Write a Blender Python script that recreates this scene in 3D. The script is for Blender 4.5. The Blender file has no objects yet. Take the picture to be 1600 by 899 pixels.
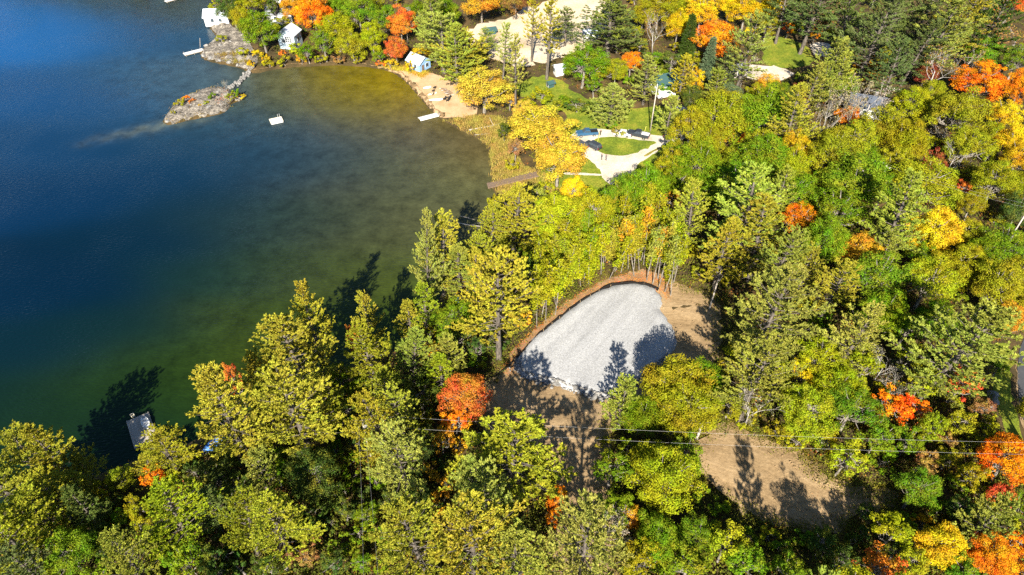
import bpy, bmesh, math, random
import numpy as np
from mathutils import Vector, Matrix, geometry

# ------------------------------------------------------------------ camera, sky, sun, exposure
SC = bpy.context.scene
COL = SC.collection
CAM_H, PITCH, LENS = 95.0, 43.0, 24.0
cam_data = bpy.data.cameras.new('camera')
cam_data.lens = LENS; cam_data.sensor_width = 36.0
cam_data.clip_start = 1.0; cam_data.clip_end = 6000.0
cam = bpy.data.objects.new('camera', cam_data); COL.objects.link(cam)
cam.location = (0, 0, CAM_H); cam.rotation_euler = (math.radians(90 - PITCH), 0, 0)
SC.camera = cam

SUN_ELEV, SUN_AZ = 34.0, 186.0          # azimuth clockwise from +Y: the sun stands behind the camera
world = bpy.data.worlds.new('World'); SC.world = world; world.use_nodes = True
wn = world.node_tree.nodes; wl = world.node_tree.links
sky = wn.new('ShaderNodeTexSky'); sky.sky_type = 'NISHITA'; sky.sun_disc = False
sky.sun_elevation = math.radians(SUN_ELEV); sky.sun_rotation = math.radians(SUN_AZ)
sky.altitude = 300; sky.air_density = 0.85; sky.dust_density = 0.05; sky.ozone_density = 2.0
wn['Background'].inputs['Strength'].default_value = 0.066
wl.new(sky.outputs['Color'], wn['Background'].inputs['Color'])
sun_data = bpy.data.lights.new('sun', 'SUN'); sun_data.energy = 5.0
sun_data.angle = math.radians(0.53); sun_data.color = (1.0, 0.93, 0.80)
sun = bpy.data.objects.new('sun', sun_data); COL.objects.link(sun)
sa, se = math.radians(SUN_AZ), math.radians(SUN_ELEV)
SUN_DIR = Vector((math.sin(sa) * math.cos(se), math.cos(sa) * math.cos(se), math.sin(se)))
sun.rotation_euler = SUN_DIR.to_track_quat('Z', 'Y').to_euler()
SC.view_settings.view_transform = 'Standard'; SC.view_settings.look = 'None'
SC.view_settings.exposure = 1.45; SC.view_settings.gamma = 1.0
SC.view_settings.use_curve_mapping = False
SC.cycles.max_bounces = 5; SC.cycles.diffuse_bounces = 2; SC.cycles.glossy_bounces = 2
SC.cycles.transmission_bounces = 2; SC.cycles.transparent_max_bounces = 4
SC.cycles.use_adaptive_sampling = True; SC.cycles.adaptive_threshold = 0.02
SC.cycles.use_denoising = False

# ------------------------------------------------------------------ survey helpers: photo pixel -> place on the ground
FPX = LENS / 36.0 * 1600.0
_sp, _cp = math.sin(math.radians(PITCH)), math.cos(math.radians(PITCH))
def ray(px, py):
    u, v = (px - 800.0) / FPX, (449.5 - py) / FPX
    return np.array([u, _cp + v * _sp, -_sp + v * _cp])
def onplane(px, py, z=0.0):
    d = ray(px, py); t = (z - CAM_H) / d[2]
    return np.array([d[0] * t, d[1] * t])
def depth_of(x, y, z):
    return y * _cp + (CAM_H - z) * _sp
def project(x, y, z):
    dd = depth_of(x, y, z); v = y * _sp - (CAM_H - z) * _cp
    return 800 + FPX * x / dd, 449.5 - FPX * v / dd

rng = np.random.default_rng(7)
random.seed(7)

def psd(poly, pts):
    """signed distance to a closed polygon, positive inside (vectorised)"""
    poly = np.asarray(poly, float); pts = np.atleast_2d(np.asarray(pts, float))
    out = np.empty(len(pts))
    A = poly; B = np.roll(poly, -1, axis=0); E = B - A
    L2 = (E ** 2).sum(1) + 1e-12
    for s in range(0, len(pts), 20000):
        p = pts[s:s + 20000]
        w = p[:, None, :] - A[None]
        t = np.clip((w * E[None]).sum(2) / L2[None], 0, 1)
        d = np.sqrt(((w - t[..., None] * E[None]) ** 2).sum(2)).min(1)
        y = p[:, 1][:, None]; x = p[:, 0][:, None]
        c = (A[None, :, 1] > y) != (B[None, :, 1] > y)
        xi = A[None, :, 0] + (y - A[None, :, 1]) / np.where(np.abs(E[None, :, 1]) < 1e-9, 1e-9, E[None, :, 1]) * E[None, :, 0]
        ins = ((c & (x < xi)).sum(1) % 2) == 1
        out[s:s + 20000] = np.where(ins, d, -d)
    return out
def pxpoly(lst, z=0.0):
    return np.array([onplane(a, b, z) for a, b in lst])
def rough(poly, step, amp, seed=0, closed=True):
    """resample a polygon outline and roughen it"""
    r = np.random.default_rng(seed); out = []
    n = len(poly)
    for i in range(n if closed else n - 1):
        a = np.asarray(poly[i]); b = np.asarray(poly[(i + 1) % n]); k = max(1, int(np.linalg.norm(b - a) / step))
        for j in range(k):
            out.append(a + (b - a) * j / k + (r.normal(0, amp, 2) if amp else 0))
    return np.array(out)
def smooth(poly, it=2):
    p = np.asarray(poly, float)
    for _ in range(it):
        q = np.roll(p, -1, axis=0)
        p = np.stack([p * .75 + q * .25, p * .25 + q * .75], 1).reshape(-1, 2)
    return p
def sstep(a, b, x):
    t = np.clip((x - a) / (b - a), 0, 1); return t * t * (3 - 2 * t)

LAKE = pxpoly([(-700, 1100), (-250, 920), (-60, 822), (60, 785), (150, 745), (235, 712), (325, 684), (395, 640), (440, 605), (490, 580),
   (560, 572), (625, 548), (665, 505), (690, 462), (705, 425), (735, 378), (765, 350), (780, 328), (775, 305), (768, 280),
   (768, 255), (765, 232), (748, 215), (722, 205), (700, 193), (688, 184), (676, 176), (664, 161), (648, 142), (632, 125),
   (616, 114), (598, 108), (560, 103), (520, 102), (470, 104), (430, 108), (396, 116), (384, 110), (372, 105), (350, 101),
   (330, 97), (316, 91), (313, 82), (326, 69), (340, 58), (330, 46), (323, 36), (330, 18), (340, 4), (320, -6), (285, -16), (230, -22),
   (120, -26), (0, -22), (-200, -30), (-600, -60), (-2200, 60), (-3000, 900)])
ISLAND = smooth(pxpoly([(254, 191), (260, 180), (270, 167), (284, 154), (302, 146), (325, 139), (345, 137), (358, 141), (370, 148),
   (382, 147), (384, 153), (374, 159), (362, 160), (357, 171), (347, 178), (322, 183), (292, 188), (266, 196)]), 2)
LAKE = smooth(LAKE, 1)
PADZ = 3.2
PAD = pxpoly([(812, 556), (838, 528), (875, 497), (908, 472), (945, 450), (978, 443), (1012, 446), (1030, 458), (1032, 470),
   (1026, 482), (1040, 498), (1054, 520), (1054, 545), (1005, 590), (948, 617), (925, 612), (880, 600), (850, 590), (812, 580)], PADZ)
LOTR = pxpoly([(1088, 695), (1110, 674), (1145, 662), (1200, 682), (1240, 700), (1285, 735), (1330, 760), (1400, 768), (1410, 785),
   (1370, 808), (1300, 830), (1240, 832), (1195, 818), (1150, 795), (1112, 772), (1095, 738)], 4.6)

def land_d(pts):
    return np.maximum(-psd(LAKE, pts), psd(ISLAND, pts))
def height(pts):
    pts = np.atleast_2d(np.asarray(pts, float))
    d = land_d(pts); x, y = pts[:, 0], pts[:, 1]
    und = 0.25 * np.sin(x * .11 + 1.3) * np.cos(y * .09) + .12 * np.sin(x * .31 + y * .27)
    dl = np.maximum(d, 0)
    zl = 0.95 * np.minimum(dl, .4) + 1.5 * (1 - np.exp(-dl / 8)) + np.minimum(0.055 * np.maximum(0, dl - 12), 5.0) + und * sstep(2, 12, dl)
    zw = -np.minimum(0.35 * np.maximum(-d, 0), 6)
    z = np.where(d > 0, zl, zw)
    near = (np.abs(x) < 140) & (y < 150)
    if near.any():
        for poly, zz in ((PAD, PADZ - .55), (LOTR, 4.6)):
            w = np.zeros(len(x)); w[near] = sstep(-9, 0, psd(poly, pts[near]))
            z = z * (1 - w) + zz * w
    return z
def hz(x, y):
    return float(height([[x, y]])[0])
def ground(px, py):
    z = 2.0
    for _ in range(6):
        p = onplane(px, py, z); z = hz(p[0], p[1])
    return np.array([p[0], p[1], z])

# ------------------------------------------------------------------ object helpers
def tag(o, label=None, cat=None, group=None, kind=None):
    if label: o['label'] = label
    if cat: o['category'] = cat
    if group: o['group'] = group
    if kind: o['kind'] = kind
    return o
def empty(name, loc=(0, 0, 0), rz=0.0):
    o = bpy.data.objects.new(name, None); COL.objects.link(o)
    o.location = loc; o.rotation_euler = (0, 0, rz); o.empty_display_size = .3
    return o
def link(name, me, parent=None, loc=None, rot=None):
    o = bpy.data.objects.new(name, me); COL.objects.link(o)
    if parent is not None: o.parent = parent
    if loc is not None: o.location = loc
    if rot is not None: o.rotation_euler = rot
    return o
def npmesh(name, V, F, mat, smooth_=False, rnd=None):
    """V (n,3), F (m,k) arrays, optional per-face random number"""
    me = bpy.data.meshes.new(name)
    V = np.asarray(V, np.float32); F = np.asarray(F, np.int32)
    k = F.shape[1]
    me.vertices.add(len(V)); me.vertices.foreach_set('co', V.ravel())
    me.loops.add(F.size); me.loops.foreach_set('vertex_index', F.ravel())
    me.polygons.add(len(F)); me.polygons.foreach_set('loop_start', np.arange(0, F.size, k, dtype=np.int32))
    if rnd is not None:
        a = me.attributes.new('rnd', 'FLOAT', 'FACE'); a.data.foreach_set('value', np.asarray(rnd, np.float32))
    if smooth_: me.polygons.foreach_set('use_smooth', np.ones(len(F), bool))
    me.update(calc_edges=True)
    if mat: me.materials.append(mat)
    return me

class MB:
    """collects simple solids into one mesh"""
    def __init__(s): s.v = []; s.f = []
    def add(s, v, f):
        n = len(s.v); s.v += [tuple(p) for p in v]; s.f += [tuple(i + n for i in q) for q in f]; return s
    def box(s, c, size, rz=0.0, taper=1.0):
        cx, cy, cz = c; a, b, h = size[0] / 2, size[1] / 2, size[2] / 2; co, si = math.cos(rz), math.sin(rz); v = []
        for dz, t in ((-h, 1.0), (h, taper)):
            for dx, dy in ((-a, -b), (a, -b), (a, b), (-a, b)):
                dx *= t; dy *= t
                v.append((cx + dx * co - dy * si, cy + dx * si + dy * co, cz + dz))
        return s.add(v, [(3, 2, 1, 0), (4, 5, 6, 7), (0, 1, 5, 4), (1, 2, 6, 5), (2, 3, 7, 6), (3, 0, 4, 7)])
    def tube(s, pts, radii, n=6):
        v, f = tube(np.array(pts, float), radii, n); return s.add(v, f)
    def prism(s, prof, y0, y1, top_in=0.0, ztop=None):
        """profile in x,z extruded along y"""
        n = len(prof); zs = [p[1] for p in prof]; zm, zM = min(zs), max(zs); v = []
        for y in (y0, y1):
            for x, z in prof:
                k = top_in * (z - zm) / max(zM - zm, 1e-6)
                v.append((x, y + (k if y == y0 else -k), z))
        f = [tuple(range(n)), tuple(range(2 * n - 1, n - 1, -1))] + [(i, i + n, (i + 1) % n + n, (i + 1) % n) for i in range(n)]
        return s.add(v, f)
    def mesh(s, name, mat, smooth_=False, bevel=0.0, xf=None):
        me = bpy.data.meshes.new(name); me.from_pydata(s.v, [], s.f); me.update()
        bm = bmesh.new(); bm.from_mesh(me)
        bmesh.ops.recalc_face_normals(bm, faces=bm.faces)
        if bevel: bmesh.ops.bevel(bm, geom=bm.edges[:], offset=bevel, segments=1, affect='EDGES', clamp_overlap=True)
        if xf is not None: bm.transform(xf)
        bm.to_mesh(me); bm.free()
        if smooth_: me.polygons.foreach_set('use_smooth', np.ones(len(me.polygons), bool))
        me.materials.append(mat); return me
    def build(s, name, mat, parent=None, **k):
        return link(name, s.mesh(name, mat, **k), parent)

def tube(P, R, n=5):
    P = np.asarray(P, float); m = len(P); R = np.asarray(R, float)
    v = []; prev = None
    for i in range(m):
        t = P[min(i + 1, m - 1)] - P[max(i - 1, 0)]; t = t / (np.linalg.norm(t) + 1e-9)
        a = np.array([0, 0, 1.0]) if abs(t[2]) < .9 else np.array([1.0, 0, 0])
        if prev is not None: a = prev
        b = np.cross(t, a); b /= np.linalg.norm(b) + 1e-9; a = np.cross(b, t); prev = a
        for k in range(n):
            th = 2 * math.pi * k / n
            v.append(P[i] + R[i] * (math.cos(th) * a + math.sin(th) * b))
    f = []
    for i in range(m - 1):
        for k in range(n):
            f.append((i * n + k, i * n + (k + 1) % n, (i + 1) * n + (k + 1) % n, (i + 1) * n + k))
    f.append(tuple(range(n - 1, -1, -1))); f.append(tuple(range((m - 1) * n, m * n)))
    return v, f

# ------------------------------------------------------------------ materials
def newmat(name):
    m = bpy.data.materials.new(name); m.use_nodes = True
    nt = m.node_tree; return m, nt, nt.nodes, nt.links, nt.nodes['Principled BSDF']
def simple(name, col, rough_=.6, metal=0.0, var=.12, scale=3.0, spec=.4):
    m, nt, N, L, B = newmat(name)
    tc = N.new('ShaderNodeTexCoord'); nz = N.new('ShaderNodeTexNoise'); nz.inputs['Scale'].default_value = scale; nz.inputs['Detail'].default_value = 5
    L.new(tc.outputs['Object'], nz.inputs['Vector'])
    mp = N.new('ShaderNodeMapRange'); mp.inputs['From Min'].default_value = .3; mp.inputs['From Max'].default_value = .7
    mp.inputs['To Min'].default_value = 1 - var; mp.inputs['To Max'].default_value = 1 + var; L.new(nz.outputs['Fac'], mp.inputs['Value'])
    mx = N.new('ShaderNodeVectorMath'); mx.operation = 'SCALE'; mx.inputs[0].default_value = col; L.new(mp.outputs[0], mx.inputs['Scale'])
    L.new(mx.outputs[0], B.inputs['Base Color'])
    B.inputs['Roughness'].default_value = rough_; B.inputs['Metallic'].default_value = metal; B.inputs['Specular IOR Level'].default_value = spec
    return m
def groundmat(name, cols, scale=.25, fine=2.5, bump=.4, bdist=.1, rough_=.95, coarse_w=.6, stretch=None, speck=0.0):
    """cols: dark, mid, light; two octaves of noise choose between them, fine grain and relief on top"""
    m, nt, N, L, B = newmat(name)
    tc = N.new('ShaderNodeTexCoord'); src = tc.outputs['Object']
    if stretch:
        mpn = N.new('ShaderNodeMapping'); mpn.vector_type = 'TEXTURE'; mpn.inputs['Scale'].default_value = stretch[0]; mpn.inputs['Rotation'].default_value = (0, 0, stretch[1]); L.new(src, mpn.inputs['Vector']); ssrc = mpn.outputs[0]
    else: ssrc = src
    n1 = N.new('ShaderNodeTexNoise'); n1.inputs['Scale'].default_value = scale; n1.inputs['Detail'].default_value = 6; n1.inputs['Roughness'].default_value = .65; L.new(ssrc, n1.inputs['Vector'])
    n2 = N.new('ShaderNodeTexNoise'); n2.inputs['Scale'].default_value = fine; n2.inputs['Detail'].default_value = 6; n2.inputs['Roughness'].default_value = .75; L.new(src, n2.inputs['Vector'])
    mx = N.new('ShaderNodeMix'); mx.inputs['Factor'].default_value = 1 - coarse_w; L.new(n1.outputs['Fac'], mx.inputs['A']); L.new(n2.outputs['Fac'], mx.inputs['B'])
    cr = N.new('ShaderNodeValToRGB'); L.new(mx.outputs['Result'], cr.inputs['Fac'])
    e = cr.color_ramp.elements; e[0].position = .36; e[0].color = (*cols[0], 1); e[1].position = .66; e[1].color = (*cols[2], 1)
    k = e.new(.5); k.color = (*cols[1], 1)
    out = cr.outputs['Color']
    if speck:
        vo = N.new('ShaderNodeTexVoronoi'); vo.inputs['Scale'].default_value = fine * 2.2; L.new(src, vo.inputs['Vector'])
        ms = N.new('ShaderNodeMapRange'); ms.inputs['To Min'].default_value = 1 - speck; ms.inputs['To Max'].default_value = 1 + speck
        sx = N.new('ShaderNodeSeparateColor'); L.new(vo.outputs['Color'], sx.inputs[0]); L.new(sx.outputs[0], ms.inputs['Value'])
        vm = N.new('ShaderNodeVectorMath'); vm.operation = 'SCALE'; L.new(out, vm.inputs[0]); L.new(ms.outputs[0], vm.inputs['Scale']); out = vm.outputs[0]
    L.new(out, B.inputs['Base Color']); B.inputs['Roughness'].default_value = rough_; B.inputs['Specular IOR Level'].default_value = .15
    if bump:
        bp = N.new('ShaderNodeBump'); bp.inputs['Strength'].default_value = bump; bp.inputs['Distance'].default_value = bdist
        L.new(mx.outputs['Result'], bp.inputs['Height']); L.new(bp.outputs[0], B.inputs['Normal'])
    return m
def leafmat(name, trans=.3, warm=.05, noise_scale=.35, patch=0.0):
    """foliage: the object's own colour, varied per leaf, per patch and per tree"""
    m, nt, N, L, B = newmat(name); N.remove(B)
    oi = N.new('ShaderNodeObjectInfo'); at = N.new('ShaderNodeAttribute'); at.attribute_name = 'rnd'
    tc = N.new('ShaderNodeTexCoord'); nz = N.new('ShaderNodeTexNoise'); nz.inputs['Scale'].default_value = noise_scale; nz.inputs['Detail'].default_value = 3
    ad = N.new('ShaderNodeVectorMath'); ad.operation = 'ADD'
    sc_ = N.new('ShaderNodeMath'); sc_.operation = 'MULTIPLY'; sc_.inputs[1].default_value = 37.0; L.new(oi.outputs['Random'], sc_.inputs[0])
    L.new(tc.outputs['Object'], ad.inputs[0]); L.new(sc_.outputs[0], ad.inputs[1]); L.new(ad.outputs[0], nz.inputs['Vector'])
    hs = N.new('ShaderNodeHueSaturation'); base_c = oi.outputs['Color']
    if patch:      # parts of a crown that have not turned yet
        n2 = N.new('ShaderNodeTexNoise'); n2.inputs['Scale'].default_value = .55; n2.inputs['Detail'].default_value = 4; n2.inputs['Roughness'].default_value = .7; L.new(ad.outputs[0], n2.inputs['Vector'])
        mf = N.new('ShaderNodeMapRange'); mf.inputs['From Min'].default_value = .49; mf.inputs['From Max'].default_value = .66; mf.inputs['To Max'].default_value = patch; L.new(n2.outputs['Fac'], mf.inputs['Value'])
        mxc = N.new('ShaderNodeMix'); mxc.data_type = 'RGBA'; L.new(mf.outputs[0], mxc.inputs[0]); L.new(base_c, mxc.inputs[6]); mxc.inputs[7].default_value = (.27, .25, .02, 1); base_c = mxc.outputs[2]
    L.new(base_c, hs.inputs['Color'])
    # hue: patch + leaf
    m1 = N.new('ShaderNodeMapRange'); m1.inputs['From Min'].default_value = .3; m1.inputs['From Max'].default_value = .7
    m1.inputs['To Min'].default_value = .5 + warm * .7; m1.inputs['To Max'].default_value = .5 - warm; L.new(nz.outputs['Fac'], m1.inputs['Value'])
    m2 = N.new('ShaderNodeMapRange'); m2.inputs['To Min'].default_value = -.018; m2.inputs['To Max'].default_value = .018; L.new(at.outputs['Fac'], m2.inputs['Value'])
    a1 = N.new('ShaderNodeMath'); a1.operation = 'ADD'; L.new(m1.outputs[0], a1.inputs[0]); L.new(m2.outputs[0], a1.inputs[1]); L.new(a1.outputs[0], hs.inputs['Hue'])
    w1 = N.new('ShaderNodeTexWhiteNoise'); w1.noise_dimensions = '1D'; L.new(at.outputs['Fac'], w1.inputs['W'])
    m3 = N.new('ShaderNodeMapRange'); m3.inputs['To Min'].default_value = .74; m3.inputs['To Max'].default_value = 1.26; L.new(w1.outputs['Value'], m3.inputs['Value']); L.new(m3.outputs[0], hs.inputs['Value'])
    d = N.new('ShaderNodeBsdfDiffuse'); t = N.new('ShaderNodeBsdfTranslucent'); mx = N.new('ShaderNodeMixShader'); mx.inputs[0].default_value = trans
    L.new(hs.outputs[0], d.inputs[0]); L.new(hs.outputs[0], t.inputs[0]); L.new(d.outputs[0], mx.inputs[1]); L.new(t.outputs[0], mx.inputs[2])
    L.new(mx.outputs[0], N['Material Output'].inputs['Surface'])
    return m
def barkmat(name, dark, light, scale=2.0):
    m, nt, N, L, B = newmat(name)
    tc = N.new('ShaderNodeTexCoord'); mp = N.new('ShaderNodeMapping'); mp.inputs['Scale'].default_value = (3, 3, .6); L.new(tc.outputs['Object'], mp.inputs['Vector'])
    nz = N.new('ShaderNodeTexNoise'); nz.inputs['Scale'].default_value = scale; nz.inputs['Detail'].default_value = 5; L.new(mp.outputs[0], nz.inputs['Vector'])
    cr = N.new('ShaderNodeValToRGB'); L.new(nz.outputs['Fac'], cr.inputs['Fac']); e = cr.color_ramp.elements
    e[0].position = .35; e[0].color = (*dark, 1); e[1].position = .62; e[1].color = (*light, 1)
    L.new(cr.outputs[0], B.inputs['Base Color']); B.inputs['Roughness'].default_value = .9
    return m

M = {}
M['needle'] = leafmat('pine_needles', .2, .02, .22)
M['leaf'] = leafmat('broad_leaves', .26, .035, .3, .65)
M['pine_bark'] = barkmat('pine_bark', (.045, .036, .028), (.15, .125, .10))
M['bark'] = barkmat('grey_bark', (.09, .075, .06), (.28, .25, .21))
M['birch_bark'] = barkmat('birch_bark', (.16, .145, .13), (.46, .43, .39), 1.2)
M['floor'] = groundmat('forest_floor', [(.028, .023, .011), (.07, .05, .021), (.15, .09, .034)], .22, 3.5, .8, .2)
M['dirt'] = groundmat('bare_dirt', [(.16, .105, .052), (.28, .19, .098), (.38, .27, .15)], .13, 1.3, 1.0, .35, stretch=((1.6, .4, 1), -.35), speck=.08, coarse_w=.6)
M['litter'] = groundmat('orange_leaf_litter', [(.14, .085, .045), (.23, .145, .078), (.31, .21, .12)], .5, 3.5, .6, .12, speck=.2)
M['gravel'] = groundmat('crushed_stone', [(.25, .25, .25), (.335, .335, .335), (.425, .425, .42)], .13, 4.0, 1.0, .10, stretch=((4.0, .5, 1), .92), coarse_w=.62, speck=.26)
M['drive'] = groundmat('pale_drive_gravel', [(.36, .30, .22), (.52, .455, .36), (.64, .58, .49)], .22, 2.5, .6, .08, speck=.15)
M['lawn'] = groundmat('mown_grass', [(.06, .10, .012), (.14, .175, .014), (.27, .235, .03)], .22, 2.0, .9, .15, speck=.3)
M['rough_grass'] = groundmat('autumn_rough_grass', [(.07, .06, .02), (.19, .17, .03), (.34, .26, .06)], .14, 2.5, .9, .2, speck=.2)
M['sand'] = groundmat('beach_sand', [(.32, .20, .095), (.43, .29, .16), (.52, .37, .22)], .3, 3.0, .3, .06)
M['wet_sand'] = groundmat('wet_shore_sand', [(.12, .08, .04), (.20, .13, .065), (.30, .20, .10)], .5, 3.0, .3, .06)
M['quarry'] = groundmat('pale_quarry_sand', [(.38, .27, .16), (.52, .42, .29), (.62, .55, .44)], .09, 1.5, .8, .4)
M['rock'] = groundmat('grey_bedrock', [(.035, .032, .028), (.19, .165, .135), (.46, .41, .33)], .5, 1.1, 1.0, .8, coarse_w=.45, speck=.35)
M['boulder'] = groundmat('boulder_stone', [(.10, .095, .09), (.21, .20, .185), (.34, .32, .30)], .9, 4.0, .8, .15)
M['asphalt'] = groundmat('weathered_asphalt', [(.045, .047, .052), (.06, .062, .067), (.08, .082, .086)], .3, 6.0, .3, .03)
# ------------------------------------------------------------------ ground: one sheet, fine in view, coarse to the horizon
def axis(lo, hi, step, far):
    core = np.arange(lo, hi + step * .5, step)
    g = []; s = step
    while sum(g) < far: s *= 1.5; g.append(s)
    c = np.cumsum(g)
    return np.concatenate([lo - c[::-1], core, hi + c])
gx = axis(-235, 215, 1.5, 3500); gy = axis(24, 330, 1.5, 3500)
XX, YY = np.meshgrid(gx, gy); pts = np.stack([XX.ravel(), YY.ravel()], 1)
zz = height(pts)
GRID = dict(gx=gx, gy=gy, z=zz.reshape(len(gy), len(gx)), d=land_d(pts).reshape(len(gy), len(gx)), c=np.full((len(gy), len(gx)), -50.0))
def look(key, P_):
    """value of a surveyed grid at points, bilinear"""
    P_ = np.atleast_2d(P_); g = GRID[key]
    i = np.clip(np.searchsorted(gx, P_[:, 0]) - 1, 0, len(gx) - 2); j = np.clip(np.searchsorted(gy, P_[:, 1]) - 1, 0, len(gy) - 2)
    u = np.clip((P_[:, 0] - gx[i]) / (gx[i + 1] - gx[i]), 0, 1); v = np.clip((P_[:, 1] - gy[j]) / (gy[j + 1] - gy[j]), 0, 1)
    return (g[j, i] * (1 - u) + g[j, i + 1] * u) * (1 - v) + (g[j + 1, i] * (1 - u) + g[j + 1, i + 1] * u) * v
def hz(x, y): return float(look('z', [[x, y]])[0])
ni, nj = len(gx), len(gy)
idx = np.arange(ni * nj).reshape(nj, ni)
F = np.stack([idx[:-1, :-1].ravel(), idx[:-1, 1:].ravel(), idx[1:, 1:].ravel(), idx[1:, :-1].ravel()], 1)
tag(link('ground', npmesh('ground', np.column_stack([pts, zz]), F, M['floor'], True)), kind='structure')

# ------------------------------------------------------------------ lake: colour follows depth and bottom, with some reflection painted in
WPTS = [  # pixel, sRGB of bottom and depth; bay and far end add painted tree and sky reflection
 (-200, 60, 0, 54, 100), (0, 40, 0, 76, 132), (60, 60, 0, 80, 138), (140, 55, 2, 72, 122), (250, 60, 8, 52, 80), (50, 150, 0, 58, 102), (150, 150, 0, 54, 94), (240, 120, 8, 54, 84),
 (310, 60, 26, 56, 70), (300, 15, 46, 50, 22), (200, 10, 20, 46, 54),  # dark olive here paints in the reflected far-shore trees
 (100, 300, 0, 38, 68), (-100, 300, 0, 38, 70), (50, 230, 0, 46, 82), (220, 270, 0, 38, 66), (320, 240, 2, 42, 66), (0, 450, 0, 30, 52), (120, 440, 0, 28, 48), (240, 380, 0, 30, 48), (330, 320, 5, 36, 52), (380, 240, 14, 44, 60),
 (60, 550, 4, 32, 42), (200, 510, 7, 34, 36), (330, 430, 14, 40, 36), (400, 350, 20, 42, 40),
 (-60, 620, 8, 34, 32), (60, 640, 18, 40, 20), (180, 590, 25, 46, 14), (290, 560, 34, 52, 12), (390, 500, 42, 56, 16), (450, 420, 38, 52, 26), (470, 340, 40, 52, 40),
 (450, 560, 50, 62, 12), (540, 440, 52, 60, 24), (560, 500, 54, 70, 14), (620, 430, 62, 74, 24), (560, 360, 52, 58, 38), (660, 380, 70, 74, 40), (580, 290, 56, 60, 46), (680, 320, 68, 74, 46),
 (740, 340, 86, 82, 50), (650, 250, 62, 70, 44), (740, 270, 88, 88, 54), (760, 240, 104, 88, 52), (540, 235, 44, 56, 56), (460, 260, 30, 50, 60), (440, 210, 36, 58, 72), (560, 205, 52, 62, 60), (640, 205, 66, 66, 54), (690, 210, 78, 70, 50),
 (480, 125, 96, 86, 10), (560, 130, 116, 102, 10), (620, 140, 128, 110, 18), (660, 175, 120, 98, 28), (520, 165, 78, 78, 26), (600, 175, 92, 86, 26), (420, 150, 50, 64, 58), (440, 118, 82, 76, 20),  # bay: shallow olive, deepened to gold as painted reflection of the shore trees
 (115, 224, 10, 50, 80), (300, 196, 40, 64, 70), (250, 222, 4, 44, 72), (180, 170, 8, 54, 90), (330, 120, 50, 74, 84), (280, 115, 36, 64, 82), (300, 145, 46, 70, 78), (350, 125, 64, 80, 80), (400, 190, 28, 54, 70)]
SHOAL = [(262, 193, 1.0), (240, 199, .9), (215, 204, .8), (190, 210, .6), (160, 216, .4), (130, 224, .22), (290, 191, .6), (320, 186, .5)]   # pale rock just under the surface
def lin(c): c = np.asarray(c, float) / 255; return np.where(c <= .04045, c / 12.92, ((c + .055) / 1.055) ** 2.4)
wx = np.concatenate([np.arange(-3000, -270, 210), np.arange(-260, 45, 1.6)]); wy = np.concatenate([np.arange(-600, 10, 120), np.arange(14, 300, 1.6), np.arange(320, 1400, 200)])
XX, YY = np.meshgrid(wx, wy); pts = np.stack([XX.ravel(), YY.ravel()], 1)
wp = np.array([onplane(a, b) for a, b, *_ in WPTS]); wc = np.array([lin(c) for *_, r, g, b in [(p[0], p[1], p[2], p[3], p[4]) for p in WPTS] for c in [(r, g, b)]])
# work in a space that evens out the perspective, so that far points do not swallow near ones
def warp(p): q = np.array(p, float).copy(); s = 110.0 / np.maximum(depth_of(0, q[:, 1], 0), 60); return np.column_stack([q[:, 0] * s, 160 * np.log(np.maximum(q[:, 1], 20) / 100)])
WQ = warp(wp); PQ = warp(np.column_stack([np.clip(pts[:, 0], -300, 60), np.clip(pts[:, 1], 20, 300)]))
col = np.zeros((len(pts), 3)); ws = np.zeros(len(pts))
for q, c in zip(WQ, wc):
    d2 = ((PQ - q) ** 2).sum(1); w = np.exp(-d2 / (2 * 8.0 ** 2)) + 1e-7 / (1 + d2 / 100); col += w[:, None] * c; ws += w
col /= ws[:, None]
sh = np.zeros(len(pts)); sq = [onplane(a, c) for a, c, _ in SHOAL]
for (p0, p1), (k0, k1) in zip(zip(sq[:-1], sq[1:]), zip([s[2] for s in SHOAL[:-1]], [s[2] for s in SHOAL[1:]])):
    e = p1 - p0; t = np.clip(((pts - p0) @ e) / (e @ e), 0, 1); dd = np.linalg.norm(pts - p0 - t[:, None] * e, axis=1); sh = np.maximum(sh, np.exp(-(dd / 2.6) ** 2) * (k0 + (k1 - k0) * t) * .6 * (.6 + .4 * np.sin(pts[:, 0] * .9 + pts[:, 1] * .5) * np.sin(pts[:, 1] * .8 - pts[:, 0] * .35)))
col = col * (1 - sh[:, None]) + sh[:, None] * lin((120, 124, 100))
ni, nj = len(wx), len(wy); idx = np.arange(ni * nj).reshape(nj, ni)
F = np.stack([idx[:-1, :-1].ravel(), idx[:-1, 1:].ravel(), idx[1:, 1:].ravel(), idx[1:, :-1].ravel()], 1)
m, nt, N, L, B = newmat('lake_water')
at = N.new('ShaderNodeAttribute'); at.attribute_name = 'bottom'  # bed and depth tint, including the reflections painted into it
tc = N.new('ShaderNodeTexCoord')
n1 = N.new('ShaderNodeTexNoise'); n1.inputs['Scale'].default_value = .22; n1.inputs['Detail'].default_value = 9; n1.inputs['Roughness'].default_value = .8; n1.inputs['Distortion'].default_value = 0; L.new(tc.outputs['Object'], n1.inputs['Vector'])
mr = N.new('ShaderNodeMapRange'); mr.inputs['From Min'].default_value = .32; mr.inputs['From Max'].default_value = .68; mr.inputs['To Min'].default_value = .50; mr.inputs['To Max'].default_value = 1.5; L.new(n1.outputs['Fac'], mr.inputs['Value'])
sp = N.new('ShaderNodeSeparateColor'); L.new(at.outputs['Color'], sp.inputs[0])      # weed beds show only where the bottom does
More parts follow.
